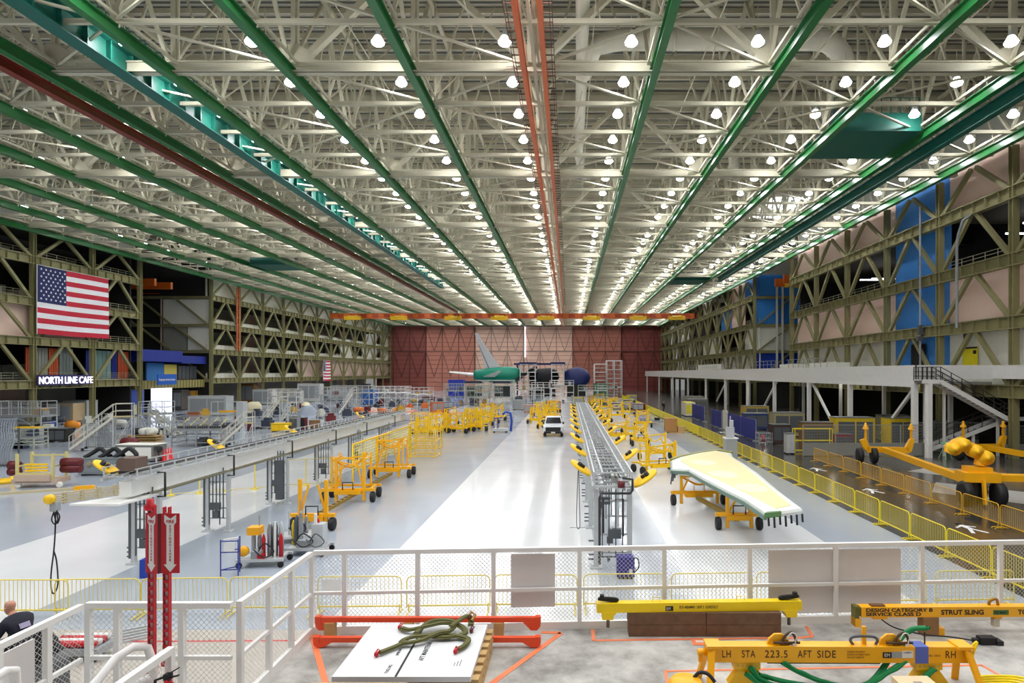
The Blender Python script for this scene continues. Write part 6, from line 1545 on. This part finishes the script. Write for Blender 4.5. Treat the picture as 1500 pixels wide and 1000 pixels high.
# ---- walkway side items
t = thing('cardboard_box', 'tall brown cardboard box on a pallet against the walkway fence', 'box', (*at(986, 634), 0)); t.location.y += .5
mb = MB(); mb.box(-.8,.4,-.6,.6,.15,1.55); mb.build('carton', card, t)
mb = MB(); mb.box(-.5,1.1,-.8,-.2,.0,.12); mb.box(.5,1.3,-.6,.2,.12,.7); mb.build('pallet_base', pinew, t)
t = thing('floor_scale', 'small grey wheeled cart beside the far walkway fence', 'cart', (*at(966, 622), 0))
mb = MB(); mb.box(-.7,.7,-.4,.4,.3,.55); mb.bar((.5,0,.5),(.5,0,1.3),.07); mb.build('body', grey, t)
mb = MB(); mb.box(-.6,0,-.3,.3,.55,.9); mb.build('black_motor', black, t)
t = thing('inspection_tower', 'grey steel column stand at the walkway fence behind the pale wing part', 'stand', (*at(1073, 678), 0)); t.location.y += .6
mb = MB(); mb.box(-.42,.42,-.35,.35,0,1.7); mb.build('cabinet', M('pewter', (178,182,180), .35, metal=.4), t)
mb = MB(); mb.box(-.3,.25,-.2,.2,1.7,2.5); mb.box(-.05,.2,-.1,.1,2.5,3.0); mb.bar((0,0,2.9),(0,0,3.3),.06); mb.build('mast', lgrey, t)
mb = MB(); mb.box(-.5,.5,-.4,.4,1.68,1.75); mb.build('top_plate', white, t)

# ---- left lower floor bits seen through the railing
t = thing('roller_cart', 'low cart of red and white rollers on the floor behind the left railing', 'cart', (*at(118, 962), 0))
mb = MB(); mb.box(-.6,.6,-.3,.3,.15,.3)
mb.build('tray', grey, t)
for q in range(4): mb = MB(); mb.lathe([(.001,-.5),(.07,-.5),(.07,.5),(.001,.5)], (0,-.2+q*.14,.38), 'x', 10); mb.build('roller', red if q % 2 == 0 else white, t)
for sx in (-.5,.5): mb = MB(); mb.wheel((sx,-.28,.08),.08,.05,'y',black); mb.build('wheel', None, t)
t = thing('metal_strips', 'bundle of pale metal strips on the floor behind the left railing', 'strip', (*at(140, 945), 0), R(35))
for q in range(5): mb = MB(); mb.box(-1.0+.1*q,1.0+.06*q,-.25+q*.11,-.2+q*.11,.0+.03*q,.05+.03*q); mb.build('strip', lgrey, t)
mb = MB(); a = at(60, 940); b = at(460, 938); mb.bar((a[0],a[1],.004),(b[0],b[1],.004),.07,.004); struct(mb, 'trim_4', red)
mb = MB(); mb.box(-26, 14, 10.5, 15.3, .001, .003); o = struct(mb, 'trim_3', M('beige concrete strip', (178,170,160), .45))
t = thing('floor_beam', 'pale rail bar with an orange end lying on the far left grey floor', 'bar', (*at(40, 722), 0), R(26))
mb = MB(); mb.box(-4.5,2.0,-.09,.09,0,.14); mb.build('bar', M('beige rail'), t)
mb = MB(); mb.box(2.0,2.9,-.12,.12,0,.2); mb.build('yellow_end', amber, t)

# ---- loose carts and crates that crowd the far left floor
def small_cart(kind, x, y, rz, m, label, grp):
    t = thing('parts_cart', label, 'cart', (x, y, 0), rz, grp)
    mb = MB(); mb.box(-.7,.7,-.45,.45,.2,.3); mb.bar((-.68,0,.3),(-.68,0,1.1),.06); mb.bar((-.68,-.4,1.1),(-.68,.4,1.1),.05); mb.build('trolley', grey, t)
    mb = MB()
    if kind == 0: mb.box(-.55,.6,-.4,.4,.3,1.0); mb.box(-.3,.4,-.3,.3,1.0,1.3)
    elif kind == 1: mb.lathe([(.001,-.6),(.35,-.6),(.4,0),(.35,.6),(.001,.6)], (0,0,.7), 'x', 12)
    else:
        for q in range(4): mb.box(-.6+q*.32,-.38+q*.32,-.35,.35,.3,.7+.2*(q%3))
    mb.build('load', m, t)
    for sx in (-.55,.55):
        mb = MB(); mb.wheel((sx,-.4,.1),.1,.08,'y',black); mb.build('wheel', None, t)
rr = random.Random(33)
KN = [(M('load maroon', (110,30,34), .5), 'dark red loaded cart among the far left work stands', 'dark red carts on the far left floor'), (M('load ochre', (206,160,50), .5), 'ochre loaded cart among the far left work stands', 'ochre carts on the far left floor'),
      (M('load slate', (60,66,80), .5), 'dark slate loaded cart among the far left work stands', 'slate carts on the far left floor'), (M('load orange', (222,116,50), .5), 'orange loaded cart among the far left work stands', 'orange carts on the far left floor'),
      (M('load pale', (206,206,196), .5), 'pale loaded cart among the far left work stands', 'pale carts on the far left floor')]
for q, (px, py) in enumerate([(70,640),(86,622),(128,622),(160,618),(176,628),(190,660),(240,622),(246,640),(268,618),(300,612),(340,632),(352,618),(376,612),(392,628),(408,610),(430,606),(444,600),(470,612),(484,620),(498,600),(508,612),(524,606),(536,612),(552,600),(560,608),(574,598),(586,606),(600,600),(606,592),(622,600),(632,594),(645,590)]):
    x, y = B(px, py); k = rr.randrange(5); small_cart(rr.randrange(3), x, y, R(rr.uniform(-50,50)), KN[k][0], KN[k][1], KN[k][2])

# ---- people
def skin_mesh(name, joints, edges, mat, parent, sub=2):
    me = bpy.data.meshes.new(name); me.from_pydata([j[0] for j in joints], edges, []); me.materials.append(mat)
    o = bpy.data.objects.new(name, me); COL.objects.link(o); o.parent = parent
    o.modifiers.new('skin', 'SKIN').use_smooth_shade = True
    sv = me.skin_vertices
    if not sv:
        bpy.context.view_layer.objects.active = o
    for i, j in enumerate(joints):
        v = me.skin_vertices[0].data[i]; v.radius = j[1] if isinstance(j[1], tuple) else (j[1], j[1])
    me.skin_vertices[0].data[0].use_root = True
    s = o.modifiers.new('sub', 'SUBSURF'); s.levels = sub; s.render_levels = sub
    return o
def person(label, loc, rz, scale=1., seated=False, top=navy, trousers=M('trousers dark', (40,42,50), .8), hair=None, walk=0.):
    t = thing('person', label, 'person', loc, rz); t.scale = (scale,)*3; t['category'] = 'person'
    # facing -Y locally
    if seated:
        hip = .62; J = [((0,0,hip),.11),((0,-.04,hip+.2),(.13,.1)),((0,-.15,hip+.4),(.19,.14)),((0,-.25,hip+.49),.075),((0,-.32,hip+.6),.06)]
        legs = {'L':[((-.1,-.02,hip),.085),((-.12,-.42,hip+.02),.06),((-.12,-.48,.12),.042),((-.12,-.62,.06),.04)], 'R':[((.1,-.02,hip),.085),((.12,-.42,hip+.02),.06),((.12,-.48,.12),.042),((.12,-.62,.06),.04)]}
        arms = {'L':[((-.2,-.17,hip+.41),.075),((-.27,-.28,hip+.16),.045),((-.18,-.56,hip+.2),.032)], 'R':[((.2,-.17,hip+.41),.075),((.27,-.28,hip+.16),.045),((.18,-.56,hip+.2),.032)]}
        headc = (0,-.34,hip+.64)
    else:
        hip = .93; J = [((0,0,hip),.13),((0,0,hip+.24),(.14,.1)),((0,-.01,hip+.46),(.17,.11)),((0,-.01,hip+.57),.058),((0,-.02,hip+.64),.052)]
        legs = {'L':[((-.09,0,hip-.05),.09),((-.1,-.12-walk,.5),.06),((-.1,-.05-walk*1.2,.1),.042),((-.1,-.2-walk*1.2,.045),.04)], 'R':[((.09,0,hip-.05),.09),((.1,.05+walk*.3,.5),.06),((.1,.2+walk,.12),.042),((.1,.08+walk,.045),.04)]}
        arms = {'L':[((-.2,0,hip+.49),.06),((-.25,.06,hip+.2),.045),((-.23,-.06,hip-.04),.032)], 'R':[((.2,0,hip+.49),.06),((.25,.02,hip+.2),.045),((.23,-.14,hip),.032)]}
        headc = (0,-.03,hip+.76)
    joints = list(J); edges = [(0,1),(1,2),(2,3),(3,4)]
    for k, at_ in (('L',2),('R',2)):
        prev = at_
        for j in arms[k]: joints.append(j); edges.append((prev, len(joints)-1)); prev = len(joints)-1
        w_ = Vector(joints[prev][0]); e_ = Vector(joints[prev-1][0]); d = (w_-e_).normalized(); sd = Vector((1,0,0)); palm = w_ + d*.08
        joints.append((tuple(palm), (.038,.02))); edges.append((prev, len(joints)-1)); pi_ = len(joints)-1
        for f in range(4):
            b = palm + sd*(-.03+.02*f) + d*.03; m2 = b + d*(.035-.004*abs(f-1.5)) + Vector((0,0,-.012)); e2 = m2 + d*.025 + Vector((0,0,-.022))
            pr = pi_
            for q, rr in ((b,.0095),(m2,.009),(e2,.008)): joints.append((tuple(q), rr)); edges.append((pr, len(joints)-1)); pr = len(joints)-1
        sgn = 1 if k == 'L' else -1
        th = w_ + d*.03 + sd*sgn*.04; th2 = th + d*.035 + sd*sgn*.012
        joints.append((tuple(th), .012)); edges.append((prev, len(joints)-1)); joints.append((tuple(th2), .0095)); edges.append((len(joints)-2, len(joints)-1))
    for k in ('L','R'):
        prev = 0
        for j in legs[k]: joints.append(j); edges.append((prev, len(joints)-1)); prev = len(joints)-1
    # head as part of the same chain
    h = Vector(headc)
    body = skin_mesh('body', joints, edges, skin, t, 1)
    mb = MB(); prof = [(.001,-.125),(.05,-.115),(.068,-.07),(.076,-.01),(.082,.04),(.078,.08),(.055,.115),(.001,.13)]
    mb.lathe(prof, (0,0,0), 'z', 16)
    vs = []
    for x_, y_, z_ in mb.v: 
        y2 = y_*1.18 + (.01 if z_ > 0 else 0)
        if y_ < 0 and -.1 < z_ < -.04: y2 -= .01
        vs.append((x_+h.x, y2+h.y, z_+h.z))
    mb.v = vs
    mb.add([(h.x-.013,h.y-.088,h.z-.02),(h.x+.013,h.y-.088,h.z-.02),(h.x,h.y-.115,h.z-.025),(h.x,h.y-.09,h.z+.03)], [(0,1,2),(0,2,3),(1,3,2)])
    for s in (-1,1): mb.lathe([(.001,-.01),(.022,-.006),(.026,.0),(.02,.008),(.001,.01)], (h.x+s*.08,h.y+.01,h.z), 'x', 10)
    mb.build('head', skin, t)
    mb = MB()
    for s in (-1,1): mb.lathe([(.001,-.004),(.01,0),(.001,.004)], (h.x+s*.03,h.y-.084,h.z+.012), 'y', 8)
    mb.build('eyes', black, t)
    mb = MB(); mb.bar((h.x-.022,h.y-.09,h.z-.055),(h.x+.022,h.y-.09,h.z-.055),.006,.008); mb.build('mouth', M('lips', (160,90,80), .5), t)
    if hair: mb = MB(); mb.lathe([(.082,.02),(.086,.05),(.08,.09),(.056,.128),(.001,.142)], (h.x,h.y+.012,h.z), 'z', 16); mb.v = [(a, (b-h.y)*1.15+h.y, c) for a,b,c in mb.v]; mb.build('hair', hair, t)
    # clothing shells
    jj = [(p, tuple(v+.045 for v in r) if isinstance(r, tuple) else r+.075) for p, r in J[:3]]; jj.append((J[3][0], .1)); ee = [(0,1),(1,2),(2,3)]
    for k in ('L','R'):
        prev = 2
        for p, r in arms[k]: jj.append((p, r+.028)); ee.append((prev, len(jj)-1)); prev = len(jj)-1
    skin_mesh('jacket', jj, ee, top, t, 1)
    jj = [((0,0,hip-.02),.19)]; ee = []
    for k in ('L','R'):
        prev = 0
        for p, r in legs[k][:3]: jj.append((p, r+.03)); ee.append((prev, len(jj)-1)); prev = len(jj)-1
    skin_mesh('trousers', jj, ee, trousers, t, 1)
    for k in ('L','R'):
        p = legs[k][3][0]; mb = MB(); mb.prism([(p[0]-.05,p[1]-.1),(p[0]+.05,p[1]-.1),(p[0]+.045,p[1]+.16),(p[0]-.045,p[1]+.16)], 0, .09); mb.build('shoe', black, t)
    return t
px_, py_ = 18, 0
Yp = 11.6
pp = person('bald person in a dark navy jacket seated on a cart at the bottom left edge', ((34-CX)*Yp/F, Yp, .68), R(-104), 1.0, True, M('jacket navy', (22,24,40), .8))
mb = MB(); mb.add([(-.09,.07,.93),(.09,.07,.93),(.09,.028,1.02),(-.09,.028,1.02),(-.09,.06,.925),(.09,.06,.925),(.09,.018,1.015),(-.09,.018,1.015)],[(0,1,2,3),(7,6,5,4)]); mb.build('back_print', M('faded print', (170,160,190), .6), pp)
t = thing('utility_cart', 'dark personnel cart with a padded back at the bottom left edge', 'cart', ((28-CX)*Yp/F, Yp, 0), R(-20))
mb = MB(); mb.box(-.9,.7,-.45,.45,.35,.95); mb.box(-.75,.1,-.4,.4,.95,1.22); mb.build('chassis', dgrey, t)
for s in (-1, 1):
    mb = MB(); mb.wheel((s*.6,-.45,.3),.3,.16,'y',black); mb.build('wheel', None, t)
mb = MB(); mb.bar((.15,-.2,1.0),(.75,.1,1.55),.12,.3); mb.bar((.35,-.2,1.0),(.95,.1,1.4),.12,.3); mb.build('padded_back', black, t)
person('tiny dark clothed person walking along the far walkway under the mezzanine', (at(972, 603)[0], at(972, 603)[1], 0), R(30), 1.0, False, black, hair=black, walk=.06)

# convert lettering to meshes so that every letter piece is plain geometry
dg = bpy.context.evaluated_depsgraph_get()
for o in [o for o in SC.objects if o.type == 'FONT']:
    me = bpy.data.meshes.new_from_object(o.evaluated_get(dg)); me.name = o.name
    n = bpy.data.objects.new('lettering', me); COL.objects.link(n); n.parent = o.parent; n.location = o.location; n.rotation_euler = o.rotation_euler; n.scale = o.scale
    bpy.data.objects.remove(o)
# ---- camera and world
cam = bpy.data.cameras.new('camera'); co = bpy.data.objects.new('camera', cam); COL.objects.link(co)
co.location = (0, 0, CH); co.rotation_euler = (R(90), 0, 0)
cam.sensor_width = 36; cam.lens = F * 36 / 1500; cam.shift_x = -(CX-750)/1500; cam.shift_y = (CY-500)/1500
cam.clip_end = 600; SC.camera = co
w = bpy.data.worlds.new('hall_air'); w.use_nodes = True; SC.world = w
w.node_tree.nodes['Background'].inputs[0].default_value = (1, 1, 1, 1); w.node_tree.nodes['Background'].inputs[1].default_value = .18
SC.view_settings.view_transform = 'Standard'; SC.view_settings.look = 'None'; SC.view_settings.gamma = 1; SC.view_settings.exposure = .45
SC.view_settings.use_curve_mapping = False
